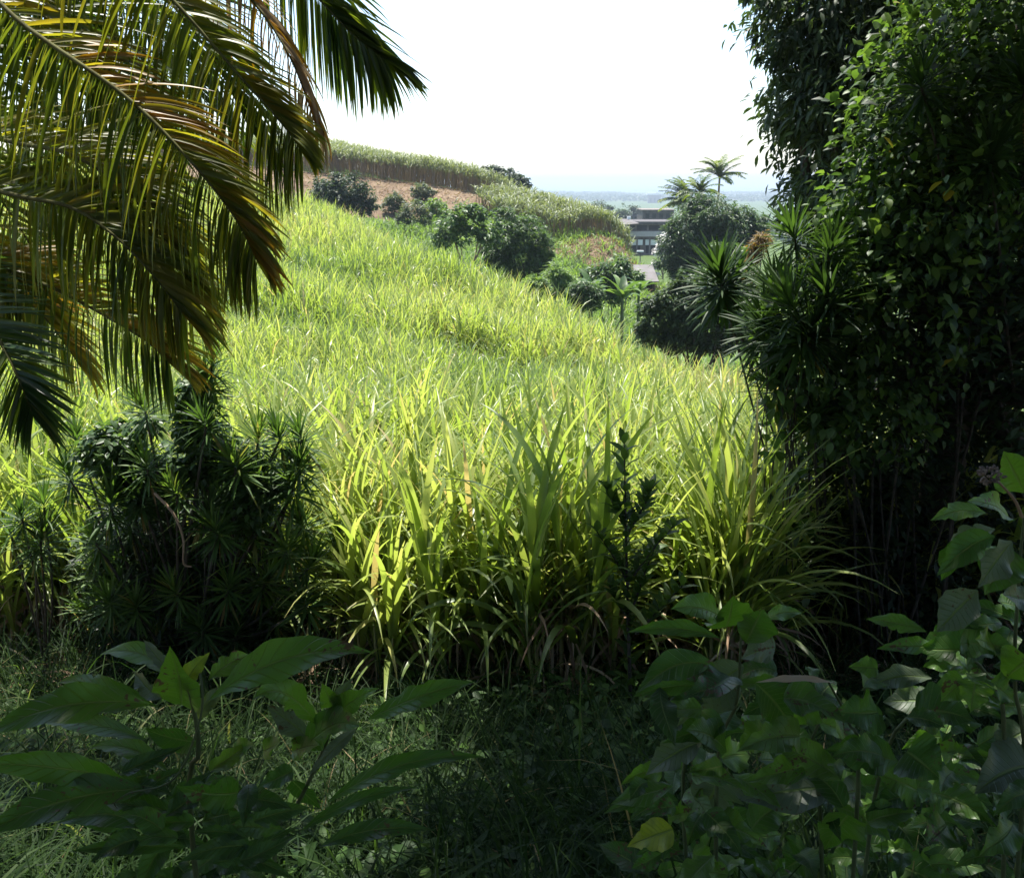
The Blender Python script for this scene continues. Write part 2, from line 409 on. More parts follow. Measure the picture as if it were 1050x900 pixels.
SEA = 60000.0
mb = MB()
mb.add([(-SEA, 3000, -60), (SEA, 3000, -60), (SEA, SEA, -60), (-SEA, SEA, -60)], [(0, 1, 2, 3)])
m, nt, nd, lk = newmat('sea')
bs = nd.new('ShaderNodeBsdfPrincipled'); bs.inputs['Base Color'].default_value = (.02, .05, .08, 1); bs.inputs['Roughness'].default_value = .35
g = nd.new('ShaderNodeNewGeometry'); n1 = nd.new('ShaderNodeTexNoise'); n1.inputs['Scale'].default_value = .02; lk.new(g.outputs['Position'], n1.inputs['Vector'])
bp = nd.new('ShaderNodeBump'); bp.inputs['Strength'].default_value = .2; bp.inputs['Distance'].default_value = 2; lk.new(n1.outputs['Fac'], bp.inputs['Height']); lk.new(bp.outputs[0], bs.inputs['Normal'])
o_ = nd.new('ShaderNodeOutputMaterial'); lk.new(bs.outputs[0], o_.inputs[0])
tag(mb.build('sea', m, smooth_shade=False), kind='structure')

# ------------------------------------------------------------------ sugarcane
U = rng.uniform


def cane_clump(mbl, mbs, mbd, pos, nst, h, leaves, segs, across, scale=1.0, tint0=.5, wide=1.0, lsc=1.0):
    """one clump: stalks, green leaves, dry hanging leaves"""
    for s in range(nst):
        a0, rr = U(0, 2 * PI), U(0.02, 0.22) * scale
        b = pos + np.array([math.cos(a0) * rr, math.sin(a0) * rr, 0])
        lean = np.array([math.cos(a0), math.sin(a0), 0]) * U(0.0, .22) + np.array([U(-.06, .06), U(-.06, .06), 0])
        hs = h * U(.75, 1.05)
        top = b + lean * hs * .6 + np.array([0, 0, hs * .55])
        if mbs is not None:
            tube(mbs, np.array([b - [0, 0, .05], (b + top) / 2 + lean * .05, top]), np.array([.020, .017, .010]) * scale, 6)
        k = leaves
        f = np.linspace(.46, 1.0, k) + U(-.05, .05, k)
        p0 = b[None] + (top - b)[None] * f[:, None]
        az = a0 + np.arange(k) * PI + U(-.7, .7, k) + U(0, 6.28)
        el = np.interp(f, [.3, .7, 1], [1.05, 1.28, 1.48]) + U(-.12, .08, k)
        L = np.interp(f, [.3, .7, 1.05], [.7, 1.15, 1.05]) * U(.75, 1.15, k) * scale * h / 2.2 * lsc
        bend = np.interp(f, [.3, .7, 1], [1.9, 1.4, .6]) * U(.4, 1.6, k)
        strips(mbl, p0, az, el, L, U(.032, .05, k) * scale * wide, bend, segs, 'blade', np.clip(tint0 + U(-.24, .24, k) + .08 * (f - .7) + .4 * (U(0, 1, k) > .96), 0, 1), across, .25, U(-.5, .5, k), 1.6, tip_tint=.12)
    if mbd is not None:
        k = nst * 8
        p0 = pos + np.stack([U(-.22, .22, k), U(-.22, .22, k), U(.12, .85, k) * h * .55], -1) * [scale, scale, 1]
        strips(mbd, p0, U(0, 6.28, k), U(-.9, .8, k), U(.45, .95, k) * scale, U(.02, .035, k) * scale, U(1.0, 2.4, k), max(3, segs - 2), 'blade', U(.1, 1, k), across, .2, U(-1, 1, k), 1.2)


FIELD = [(-40, 8.0), (-6, 7.6), (-2, 7.0), (2.4, 6.8), (4.3, 7.4), (6.5, 12), (8.2, 20), (9.0, 27.5), (8.6, 29.5), (4.6, 32), (4.8, 37), (2, 45), (-2.5, 53), (-8, 62), (-13, 69.5), (-26, 72), (-45, 60)]


def scatter(poly, spacing, jitter=.45):
    P = np.array(poly); x0, y0 = P.min(0); x1, y1 = P.max(0)
    gx, gy = np.meshgrid(np.arange(x0, x1, spacing), np.arange(y0, y1, spacing))
    x = gx.ravel() + U(-jitter, jitter, gx.size) * spacing; y = gy.ravel() + U(-jitter, jitter, gx.size) * spacing
    k = in_poly(x, y, poly)
    return x[k], y[k]


fx, fy = scatter(FIELD, .70)
kk = (vnoise(fx * .9, fy * .8, 6) > -.62)
fx, fy = fx[kk], fy[kk]
ex, ey = scatter([(-6, 7.6), (-1.8, 6.8), (2.6, 6.6), (4.2, 7.4), (5.0, 9.6), (-7, 9.6)], .58); fx = np.append(fx, ex); fy = np.append(fy, ey)
vis = (np.abs(fx) < fy * .62 + 1.2) & ~((fx > -4.4) & (fx < -1.35) & (fy < 7.9)) & ~((fx > 2.5) & (fy < 7.9))
fx, fy = fx[vis], fy[vis]
fz = ground(fx, fy)
order = np.argsort(np.hypot(fx, fy))
fx, fy, fz = fx[order], fy[order], fz[order]
# individually built clumps: the 300 nearest in view
NIND = 296
protos = []
CL = 'green sugarcane clump standing in the dense rows at the front of the sunlit field'
for v in range(14):
    o = empty('sugarcane_clump', (0, 0, 0), CL, 'sugarcane', 'sugarcane clumps in the front rows of the field')
    l_, s_, d_ = MB(), MB(), MB()
    cane_clump(l_, s_, d_, np.zeros(3), 7, 2.5, 11, 10, 3, 1.0, .38 + .05 * (v % 6), 1.3, 1.22)
    l_.build('foliage', M['cane'], o); s_.build('stem', M['stalk'], o)
    d_.build('dry_foliage', M['dry'], o)
    protos.append(o)
for i in range(NIND):
    o = protos[i] if i < len(protos) else copy_tree(protos[int(U(0, len(protos)))])
    o.location = (fx[i], fy[i], fz[i]); o.rotation_euler = (U(-.04, .04), U(-.04, .04), U(0, 6.28))
    s = U(.85, 1.12); o.scale = (s, s, s * U(.9, 1.12))

# the rest of the field
mb = MB()
for i in range(NIND, len(fx)):
    d = math.hypot(fx[i], fy[i])
    t0 = .53 + .22 * vnoise(fx[i] * .30, fy[i] * .26, .7) + .05 * vnoise(fx[i] * 1.4, fy[i] * 1.2, .1)
    sg = 6 if d < 28 else 4
    hh = U(2.0, 2.65) * (1 + .16 * vnoise(fx[i] * .5, fy[i] * .45, 1.7))
    trough = math.exp(-((fy[i] - 30 + .25 * fx[i] + 1.2 * math.sin(fx[i] * .7)) / 1.7) ** 2) * (1 if fx[i] < 4 else .3)
    patch = max(0, float(vnoise(fx[i] * .42, fy[i] * .23, 3.3)) - .35)
    hh *= 1 - .24 * trough - .3 * patch; t0 -= .30 * trough + .7 * patch  # trough band tinted darker: shading of the dip put into the colour
    if fy[i] > 33: hh *= 1.12
    cane_clump(mb, None, None, np.array([fx[i], fy[i], fz[i]]), 5 if d < 40 else 4, hh, 10 if d < 40 else 8, sg, 2, 1.0 if d < 30 else 1.1, t0, 1.05 if d < 30 else 1.25, 1.1)
tag(mb.build('sugarcane_field', M['cane']), 'yellow green sugarcane crop covering the sunlit hillside beyond the front rows', 'sugarcane', kind='stuff')

# three striking clumps at the near edge of the field
for (u, v, Y, lab, h, tn, wd) in (
        (566, 705, 6.6, 'tall dark green sugarcane clump with wide arching leaves left of the sapling', 3.0, .22, 1.7),
        (738, 660, 7.1, 'upright sugarcane clump with narrow spear leaves right of the dark glossy sapling', 2.7, .3, 1.2),
        (492, 690, 6.8, 'silvery sugarcane clump with long drooping leaf tips in the centre of the near field edge', 2.8, .36, 1.4),
        (358, 670, 7.4, 'sugarcane clump with drooping pale leaves beside the dark spiky shrub', 2.3, .45, 1.2)):
    p = at(u, v, Y); p[2] = gz(p[0], Y)
    o = empty('sugarcane_clump', p, lab, 'sugarcane', 'large sugarcane clumps at the near edge')
    l_, s_, d_ = MB(), MB(), MB()
    cane_clump(l_, s_, d_, p, 7, h, 11, 11, 3, 1.0, tn, wd)
    l_.build('foliage', M['cane'], o); s_.build('stem', M['stalk'], o); d_.build('dry_foliage', M['dry'], o)

fb = MB()
k = 4200
x = U(-5.5, 5.5, k); y = 8.6 - np.abs(rng.normal(0, 1.5, k)); z = ground(x, y)
strips(fb, np.stack([x, y, z], -1), U(0, 6.28, k), U(1.0, 1.5, k), U(.5, 1.15, k), U(.012, .026, k), U(.8, 2.2, k), 7, 'blade', np.clip(U(.2, .95, k), 0, .9), 3, .25, U(-.5, .5, k), 1.5)
tag(fb.build('tall_grass', M['grass']), 'taller arching grass blades between the bank and the foot of the cane', 'grass', kind='stuff')

# dry straw and litter along the foot of the cane
mb = MB()
k = 7500
x = U(-6, 6, k); y = 6.7 + np.abs(rng.normal(0, 1.1, k)); z = ground(x, y) + U(.0, .6, k) ** 1.5
strips(mb, np.stack([x, y, z], -1), U(0, 6.28, k), U(-.2, .7, k), U(.25, .8, k), U(.015, .035, k), U(.3, 1.6, k), 4, 'blade', U(0, 1, k), 2, .2, U(-1, 1, k))
tag(mb.build('straw_litter', M['dry']), 'brown dry cane straw heaped along the shaded foot of the crop', 'straw', kind='stuff')

# far cane strips on the second hill
STRIP = [(-48, 108.5), (-28, 108), (-17, 107.6), (-9.5, 105.4), (-3, 104), (0.2, 104), (1.6, 107), (1.2, 112), (-4, 119), (-10, 122), (-24, 126), (-48, 128)]
STRIP2 = [(-1, 90), (4.3, 88.2), (8, 87.8), (11.2, 88.2), (12.2, 91), (11, 95), (7, 98.5), (2, 100), (-4, 97)]


def far_cane(poly, spacing, h):
    mb = MB()
    x, y = scatter(poly, spacing); z = ground(x, y); n = len(x)
    p = np.stack([x, y, z], -1)
    for r in range(5):
        q = p + np.stack([U(-.3, .3, n), U(-.3, .3, n), np.zeros(n)], -1)
        hs = h * U(.55, .8, n)
        strips(mb, q, U(0, 6.28, n), U(1.4, 1.57, n), hs, U(.05, .09, n), U(0, .15, n), 2, 'blade', U(0, .34, n), 2, 0, U(-2, 2, n))
        for j in range(4):
            q2 = q + np.stack([np.zeros(n), np.zeros(n), hs * U(.75, 1.0, n)], -1)
            strips(mb, q2, U(0, 6.28, n), U(.9, 1.5, n), U(.7, 1.15, n), U(.07, .12, n), U(.8, 2.0, n), 3, 'blade', U(.5, 1, n), 2, .2, U(-.6, .6, n))
    return mb


tag(far_cane(STRIP, .75, 3.7).build('sugarcane_strip', M['cane_far']), 'long strip of tall mature sugarcane with brown stems along the hilltop skyline', 'sugarcane', kind='stuff')
tag(far_cane(STRIP2, .7, 3.2).build('sugarcane_strip', M['cane_far']), 'smaller patch of mature sugarcane above the bare bank near the house', 'sugarcane', kind='stuff')


# ------------------------------------------------------------------ trees and bushes
def crown(mb, blobs, nclust, per, leafL, leafW, rc=.28, tint=(.2, .8), shell=.55, segs=2, across=3, el=(-.7, .5), bend=.6, prof='lance', out=.6, flat=1.0, wild=.4):
    """blobs: (centre, radius). Leaves in clusters spread through the shell of each blob."""
    vol = np.array([r ** 2 for c, r in blobs]); pr = vol / vol.sum()
    for (c, r), f in zip(blobs, pr):
        n = max(3, int(nclust * f))
        d = rng.normal(size=(n, 3)); d /= np.linalg.norm(d, axis=1)[:, None]
        rad = r * (shell + (1 - shell) * U(0, 1, n) ** .6) * (1 + wild * vnoise(d[:, 0] * 4 + c[0], d[:, 1] * 4 + d[:, 2] * 3 + c[2], 1.0))
        ctr = np.asarray(c) + d * rad[:, None] * [1, 1, flat]
        ct = U(tint[0], tint[1], n)
        pts = np.repeat(ctr, per, 0) + rng.normal(size=(n * per, 3)) * rc * r * .55
        k = len(pts)
        dd = np.repeat(d, per, 0) * out + rng.normal(size=(k, 3)) * .6
        az = np.arctan2(dd[:, 1], dd[:, 0])
        strips(mb, pts, az, U(el[0], el[1], k), U(.65, 1.2, k) * leafL, U(.7, 1.2, k) * leafW, bend * U(.4, 1.5, k), segs, prof,
               np.clip(np.repeat(ct, per) + U(-.15, .15, k), 0, 1), across, .2, U(-.8, .8, k), 1.2)


def limbs(mb, base, fork, ends, r0, n=6):
    tube(mb, curve([base, (np.asarray(base) + fork) / 2 + [U(-.1, .1) * r0 * 8, 0, 0], fork], 8), np.linspace(r0 * 1.25, r0 * .8, 8), 8, wob=.08)
    for e in ends:
        mid = (np.asarray(fork) + e) / 2 + rng.normal(size=3) * np.linalg.norm(np.asarray(e) - fork) * .09
        tube(mb, curve([fork, mid, e], n), np.linspace(r0 * .6, r0 * .12, n), 6)


def tree(name, label, cat, base, forkh, r0, blobs, nclust, per, leafL, leafW, mat, bark='bark', group=None, **kw):
    base = np.asarray(base, float)
    o = empty(name, base, label, cat, group)
    ext = []
    for c_, r_ in blobs:
        for _ in range(3):
            d_ = rng.normal(size=3); d_ /= np.linalg.norm(d_); d_[2] = abs(d_[2]) * .9 - .1
            ext.append((np.asarray(c_) + d_ * r_ * U(.8, 1.15), r_ * U(.22, .5)))
    t = MB(); fork = base + [0, 0, forkh]
    limbs(t, base - [0, 0, .15], fork, [np.asarray(c) for c, r in blobs], r0)
    t.build('trunk', M[bark], o)
    c = MB(); crown(c, list(blobs) + ext, int(nclust * 1.25), per, leafL, leafW, **kw)
    c.build('crown', M[mat], o)
    return o


def pb(Y, *items, dy=0.0):
    """(u, v, r_px[, extra depth]) -> blobs at distance Y"""
    out = []
    for it in items:
        yy = Y + (it[3] if len(it) > 3 else 0)
        out.append((at(it[0], it[1], yy), it[2] * yy / FPX))
    return out


def gp(u, Y):
    x = (u - 525) / FPX * Y * .99
    return np.array([x, Y, gz(x, Y)])


# valley and second-hill trees
tree('round_shrub', 'dark bushy round shrub at the left edge of the bare brown slope', 'shrub', gp(350, 86), .6, .12,
     pb(86, (338, 202, 17), (356, 196, 17), (371, 205, 13), (347, 208, 16), (378, 212, 8), (328, 210, 10)), 420, 16, .42, .2, 'tree_dark', tint=(.1, .7))
tree('forked_tree', 'leafy tree with pale forked trunk behind the crest of the cane field', 'tree', gp(478, 56), 1.9, .11,
     pb(56, (462, 232, 15), (480, 224, 15), (497, 232, 13), (452, 244, 9), (500, 246, 9), (472, 240, 12), (487, 216, 8)), 170, 13, .36, .17, 'tree_mid', 'bark_pale', tint=(.2, .9), prof='broad')
tree('feathery_tree', 'dense dark green feathery tree right of the forked trunk tree', 'tree', gp(532, 59), 1.0, .14,
     pb(59, (520, 240, 18), (540, 238, 17), (556, 250, 13), (510, 256, 15), (532, 260, 18), (552, 266, 13), (518, 222, 9), (505, 262, 10), (515, 274, 13), (538, 280, 13), (555, 276, 10)), 560, 22, .32, .09, 'tree_mid', tint=(.05, .8))
tree('spreading_tree', 'dark spreading tree on the skyline behind the end of the cane strip', 'tree', np.array([-1.2, 128, gz(-1.2, 128)]), 2.0, .25,
     pb(128, (506, 178, 9), (520, 183, 9), (531, 189, 9), (538, 194, 6), (512, 188, 9), (526, 198, 7), (496, 176, 5)), 420, 14, .5, .25, 'tree_dark', tint=(.1, .6), flat=.8)
for i, (u, v, r, Y, lab) in enumerate((
        (404, 207, 8, 95, 'small olive brown shrub on the bare slope right of the round shrub'),
        (433, 196, 8, 99, 'low reddish scrub bush high on the bare brown slope'),
        (424, 217, 12, 82, 'grey green low bush below the bare slope'),
        (445, 213, 9, 86, 'tufty pale bush between bare slope and forked tree'))):
    b = pb(Y, (u, v, r), (u - r * .7, v + r * .5, r * .7), (u + r * .8, v + r * .4, r * .7))
    tree('low_bush', lab, 'bush', gp(u, Y), .25, .05, b, 130, 14, .3, .14, ('tree_grey', 'tree_grey', 'tree_grey', 'tree_light')[i], group='low bushes on the second hill', tint=(.1, .9))
for i, (u, v, r, Y, lab) in enumerate((
        (572, 284, 12, 55, 'bright green soft bush below the dark feathery tree'),
        (600, 298, 11, 48, 'fresh green bush between cane crest and banana plants'),
        (548, 292, 9, 51, 'light green bush at the crest of the cane field'))):
    b = pb(Y, (u, v, r), (u - r * .8, v + r * .4, r * .8), (u + r * .8, v + r * .5, r * .8), (u, v + r, r))
    tree('soft_bush', lab, 'bush', gp(u, Y), .4, .05, b, 300, 18, .32, .08, ('tree_light', 'tree_mid', 'tree_light')[i], group='light bushes in the valley', tint=(.1, .8))
b = pb(62, (627, 282, 17), (612, 287, 12), (643, 290, 13), (626, 298, 14))
tree('round_bush', 'mid green rounded bush among the banana plants below the bare bank', 'bush', gp(627, 62), .6, .08, b, 380, 16, .36, .16, 'tree_mid', tint=(.2, .9))

# banana plants
for i, (u, v, Y, s, lab) in enumerate((
        (606, 300, 52, 1.0, 'banana plant with splayed leaves left of the rounded bush'),
        (638, 306, 48, 1.05, 'banana plant with pale leaves in front of the rounded bush'),
        (655, 300, 54, .9, 'small banana plant beside the low shed'),
        )):
    base = gp(u, Y)
    ctr = at(u, v, Y)
    o = empty('banana_plant', base, lab, 'banana plant', 'banana plants in the valley')
    t = MB(); tube(t, curve([base, (base + ctr) / 2 + [.05, 0, 0], ctr], 6), np.linspace(.14, .08, 6)); t.build('stem', M['stem_green'], o)
    l_ = MB(); k = 11
    strips(l_, np.repeat(ctr[None], k, 0) + U(-.06, .06, (k, 3)), np.arange(k) * 2.4 + i, U(.5, 1.3, k), U(1.2, 1.9, k) * s, U(.35, .5, k) * s, U(.8, 1.7, k), 8, 'broad', U(.3, 1, k), 3, .3, U(-.4, .4, k), wave=.2)
    l_.build('foliage', M['tree_mid'], o)


# far coconut palms
def far_palm(label, u, v, Y, fl, n, wind):
    ctr = at(u, v, Y); base = np.array([ctr[0] + .6, Y, gz(ctr[0], Y)])
    o = empty('coconut_palm', base, label, 'palm tree', 'coconut palms in the valley')
    t = MB(); tube(t, curve([base, (base + ctr) / 2 + [-.3, 0, 0], ctr], 10), np.linspace(.22, .12, 10)); t.build('trunk', M['bark_pale'], o)
    for i in range(n):
        a = i * 2.399 + U(-.3, .3)
        e = U(.2, 1.5)
        d = np.array([math.cos(a), math.sin(a), 0]); dr = d * .6 + np.array([wind, 0, 0]) * .8; dr /= np.linalg.norm(dr)
        L = fl * U(.8, 1.1)
        ee = e - np.linspace(0, U(.7, 1.4), 9)[1:]
        P = np.vstack([[0, 0, 0], np.cumsum(np.stack([dr[0] * np.cos(ee), dr[1] * np.cos(ee), np.sin(ee)], -1) * L / 8, 0)]) + ctr
        r = MB(); tube(r, P, np.linspace(.04, .012, 9), 4)
        f = r.build('frond', M['rachis'], o)
        q = curve(P, 28); tn = np.gradient(q, axis=0); tn /= np.linalg.norm(tn, axis=1)[:, None]
        lf = MB()
        for s in (-1, 1):
            sd = np.cross(tn, [0, 0, 1]) * s
            dd = tn * .6 + sd * .8; dd /= np.linalg.norm(dd, axis=1)[:, None]
            ll = fl * .27 * np.interp(np.linspace(0, 1, 28), [0, .15, .6, 1], [.3, .9, 1, .4])
            strips(lf, q, np.arctan2(dd[:, 1], dd[:, 0]), np.arcsin(np.clip(dd[:, 2], -1, 1)), ll, .13, U(.3, 1.1, 28), 3, 'leaflet', np.clip(U(.0, .33) + U(-.1, .1, 28), 0, .9), 2, .1, U(-.4, .4, 28))
        lf.build('foliage', M['palm'], f, origin=world_loc(f))
    return o


far_palm('windswept coconut palm leaning its fronds left above the dark house', 706, 207, 105, 3.7, 26, -.8)
far_palm('tallest coconut palm standing clear against the white sky', 738, 182, 110, 3.4, 24, -.15)
far_palm('yellowish coconut palm half hidden between two darker palms', 718, 198, 98, 2.7, 20, -.1)

tree('valley_tree', 'large dark green feathery tree in front of the coconut palms', 'tree', gp(725, 75), 2.2, .25,
     pb(75, (690, 248, 12), (684, 268, 11), (776, 236, 14), (716, 208, 10), (705, 232, 17), (730, 222, 20), (752, 236, 20), (718, 250, 20), (742, 258, 22), (700, 262, 14), (768, 250, 14), (760, 222, 11), (698, 280, 13), (725, 280, 20), (752, 280, 18)),
     1900, 18, .42, .11, 'tree_mid', tint=(.0, .45))
tree('broadleaf_tree', 'bright green broad leaved tree behind the big spiky rosette', 'tree', gp(745, 48), 1.2, .12,
     pb(48, (742, 262, 12), (757, 266, 12), (730, 284, 13), (750, 290, 16), (765, 286, 10), (714, 296, 9)), 360, 12, .36, .2, 'tree_mid', tint=(.3, .9), prof='broad')
tree('rounded_bush', 'dark green rounded bush at the right edge of the cane field', 'bush', gp(712, 33), .6, .12,
     pb(33, (676, 324, 17), (692, 312, 18), (712, 306, 19), (737, 312, 20), (700, 334, 18), (725, 336, 18), (752, 328, 18), (672, 342, 13), (765, 345, 12), (702, 294, 12), (740, 352, 14), (715, 352, 12), (690, 350, 13), (664, 338, 9), (755, 300, 14)),
     1100, 16, .21, .11, 'tree_dark', tint=(.2, 1))
# orange-leaved croton
b = pb(22, (778, 254, 7), (773, 266, 6), (782, 244, 5), (770, 282, 4))
tree('orange_shrub', 'orange leaved shrub glowing at the foot of the dark tall tree', 'shrub', gp(778, 22), 2.5, .05, b, 90, 12, .2, .03, 'orange', tint=(.1, .9), el=(-1.2, .8))
# blossom shrub by the house
b = pb(120, (680, 246, 5), (676, 256, 5), (683, 262, 5), (670, 282, 4), (688, 252, 4), (672, 272, 4))
tree('blossom_shrub', 'shrub covered in white blossom beside the grey house', 'shrub', gp(680, 120), 1.2, .08, b, 150, 12, .4, .28, 'blossom', tint=(0, 1))
# trees beyond house
for i, (u, v, r, Y, lab) in enumerate((
        (612, 216, 9, 420, 'dark hazy tree left of the house roof below the far field'),
        (624, 220, 8, 400, 'second dark hazy tree just left of the house roof'),
        (646, 219, 8, 430, 'hazy blue green tree directly above the house roof'),
        (636, 224, 7, 360, 'low dark tree touching the left corner of the house roof'))):
    tree('distant_tree', lab, 'tree', gp(u, Y), 3, .3, pb(Y, (u, v, r), (u - r * .8, v + r * .4, r * .7), (u + r * .9, v + r * .5, r * .7), (u, v + r * 1.1, r)), 200, 12, 1.4, .7, 'tree_dark', group='trees beyond the house')

# coastal woodland and scrub in the distance
mb = MB()
k = 5200
x = U(-700, 1700, k); y = U(2500, 4150, k)
keep = vnoise(x * .006, y * .004, 3) > -.25
x, y = x[keep], y[keep]; z = ground(x, y); k = len(x)
for j in range(7):
    hh = U(3, 15, k) * (1 + .5 * vnoise(x * .01, y * .008, 5))
    strips(mb, np.stack([x + U(-9, 9, k), y + U(-9, 9, k), z + hh * .5], -1), U(0, 6.28, k), U(-.6, .9, k), U(8, 14, k), U(6, 11, k), U(0, .8, k), 2, 'broad', U(.1, .8, k), 3, .3, U(-1, 1, k))
tag(mb.build('treeline', M['tree_dark']), 'hazy dark coastal woodland in front of the sea', 'woodland', kind='stuff')
mb = MB()
for (px, lo, hi, cnt) in ((0, 300, 1100, 900),):
    k = cnt
    y = U(lo, hi, k); x = y * U(-.15, .35, k); z = ground(x, y)
    for j in range(9):
        strips(mb, np.stack([x + U(-3, 3, k), y + U(-3, 3, k), z + U(0, 5, k)], -1), U(0, 6.28, k), U(-.6, .9, k), U(2.5, 4.5, k), U(1.8, 3, k), U(0, .8, k), 2, 'broad', U(.1, .8, k), 3, .3, U(-1, 1, k))
tag(mb.build('scattered_woods', M['tree_dark']), 'scattered dark woodland on the plain behind the house', 'woodland', kind='stuff')

# rough grass over valley and second hill
mb = MB()
x, y = scatter([(-30, 74), (-8, 66), (2, 55), (8, 46), (16, 46), (20, 75), (14, 100), (1, 103), (-2, 99), (-14, 97), (-34, 99)], .55)
kk = ~(in_poly(x, y, BARE) | in_poly(x, y, BARE2))
kk |= U(0, 1, len(x)) < np.where(y < 92, .34, .14)
x, y = x[kk], y[kk]; z = ground(x, y); k = len(x)
for j in range(9):
    hs = 1 + .5 * vnoise(x * .5, y * .5, 2)
    strips(mb, np.stack([x + U(-.3, .3, k), y + U(-.3, .3, k), z], -1), U(0, 6.28, k), U(.7, 1.5, k), U(.5, 1.25, k) * hs, U(.05, .11, k), U(.3, 1.6, k), 3, 'blade', np.clip(.45 + .3 * vnoise(x * .3, y * .35, 4) + U(-.3, .3, k), 0, 1), 2, .2, U(-.6, .6, k))
tag(mb.build('rough_grass', M['tree_light']), 'rough pale green grass and scrub on the slope across the valley', 'grass', kind='stuff')
mb = MB()
x, y = scatter([(-40, 98), (1, 99), (2, 104), (-17, 109), (-40, 110)], .42); k = len(x); z = ground(x, y)
strips(mb, np.stack([x, y, z], -1), U(0, 6.28, k), U(.1, 1.0, k), U(.3, .8, k), U(.05, .12, k), U(.5, 1.5, k), 3, 'blade', U(0, .9, k), 2, .2, U(-.6, .6, k))
x, y = scatter(BARE2, .24); k = len(x); z = ground(x, y)
strips(mb, np.stack([x, y, z], -1), U(0, 6.28, k), U(.1, 1.2, k), U(.3, .9, k), U(.05, .1, k), U(.5, 1.5, k), 3, 'blade', U(0, .9, k), 2, .2, U(-.6, .6, k))
tag(mb.build('cane_stubble', M['stubble']), 'dry brown stubble scattered on the harvested bare slope', 'stubble', kind='stuff')

# ------------------------------------------------------------------ buildings
BY = 190.0
S = BY / FPX * 1.02


def wx(u, Y=BY): return at(u, 240, Y)[0]
def wz(v, Y=BY): return at(525, v, Y)[2]


gb = wz(262) - .3
o = empty('house', (wx(655), BY, gb), 'grey two storey house with balcony sheeting and white shutters in the valley', 'house')
w = MB(); box(w, (wx(631), BY, gb), (wx(690), BY + 9, wz(228)), .5); w.build('wall', M['concrete'], o, smooth_shade=False)
w = MB()
box(w, (wx(641), BY - 1.5, wz(228.4)), (wx(692), BY + 9.3, wz(227))); box(w, (wx(641), BY - 1.5, wz(229.5)), (wx(692), BY - 1.2, wz(228.5)))
w.build('roof', M['dark_wall'], o, smooth_shade=False)
for (a, b_) in ((643, 650.5), (653, 663), (665, 676), (679, 687)):
    w = MB(); box(w, (wx(a), BY - .03, wz(236)), (wx(b_), BY + .1, wz(231))); f = w.build('window', M['opening'], o, smooth_shade=False)
    w = MB(); box(w, (wx(a) - .08, BY - .08, wz(236) - .14), (wx(b_) + .08, BY - .04, wz(236))); w.build('sill', M['concrete'], f, smooth_shade=False, origin=world_loc(f))
w = MB()
box(w, (wx(639), BY - 1.6, wz(243)), (wx(690), BY, wz(242)))
w.build('balcony_floor', M['concrete'], o, smooth_shade=False)
w = MB(); box(w, (wx(639), BY - 1.66, wz(242)), (wx(690), BY - 1.60, wz(236.8))); w.build('balcony_railing', M['rail'], o, smooth_shade=False)
for u in (639.5, 652, 665, 679):
    w = MB(); box(w, (wx(u), BY - 1.55, wz(260)), (wx(u) + .28, BY - 1.25, wz(243.2))); w.build('column', M['concrete'], o, smooth_shade=False)
for (a, b_) in ((644, 658.5), (661.3, 675), (678, 689)):
    w = MB(); box(w, (wx(a), BY - 1.2, wz(251)), (wx(b_), BY - 1.12, wz(245.4))); w.build('shutter', M['white'], o, smooth_shade=False)
    w = MB(); box(w, (wx(a) + .3, BY - .03, wz(260)), (wx(b_) - .3, BY + .1, wz(251.5))); w.build('window', M['opening'], o, smooth_shade=False)

o = empty('gabled_house', (wx(640), BY + 1, gb), 'small house with pale hipped roof and brown wall left of the grey house', 'house')
Y1 = BY - 3.5
w = MB(); box(w, (wx(630.5, Y1), Y1, wz(262)), (wx(640.5, Y1), Y1 + 3.3, wz(232, Y1))); w.build('wall', M['brown_wall'], o, smooth_shade=False)
w = MB()
xa, xb, za, zb = wx(628.5, Y1), wx(655, Y1), wz(231.3, Y1), wz(225, Y1)
V = [(xa, Y1 - .6, za), (xb, Y1 - .6, wz(229, Y1)), (xb, Y1 + 6, za), (xa, Y1 + 6, za), (xa + 1.2, Y1 + 2.4, zb), (xb - 2.2, Y1 + 2.4, zb)]
w.add(V, [(0, 1, 5, 4), (2, 3, 4, 5), (3, 0, 4, 4), (1, 2, 5, 5), (3, 2, 1, 0)]) if False else None
w.add(V, [(0, 1, 5, 4), (2, 3, 4, 5), (3, 2, 1, 0)])
w.add([V[3], V[0], V[4], [(V[3][i] + V[4][i]) / 2 for i in range(3)]], [(0, 1, 2, 3)])
w.add([V[1], V[2], [(V[2][i] + V[5][i]) / 2 for i in range(3)], V[5]], [(0, 1, 2, 3)])
w.build('roof', M['metal_roof'], o, smooth_shade=False)
w = MB(); box(w, (wx(644, Y1), Y1 + 2, zb - .1), (wx(647.5, Y1), Y1 + 2.7, zb + .5)); w.build('water_tank', M['white'], o, smooth_shade=False)
w = MB(); box(w, (wx(631.5, Y1), Y1 - 1.6, wz(245, Y1)), (wx(638.5, Y1), Y1 - .02, wz(243.6, Y1))); w.build('canopy', M['white'], o, smooth_shade=False)
w = MB(); box(w, (wx(632.5, Y1), Y1 - .04, wz(256, Y1)), (wx(637, Y1), Y1 + .05, wz(247, Y1))); w.build('door', M['opening'], o, smooth_shade=False)

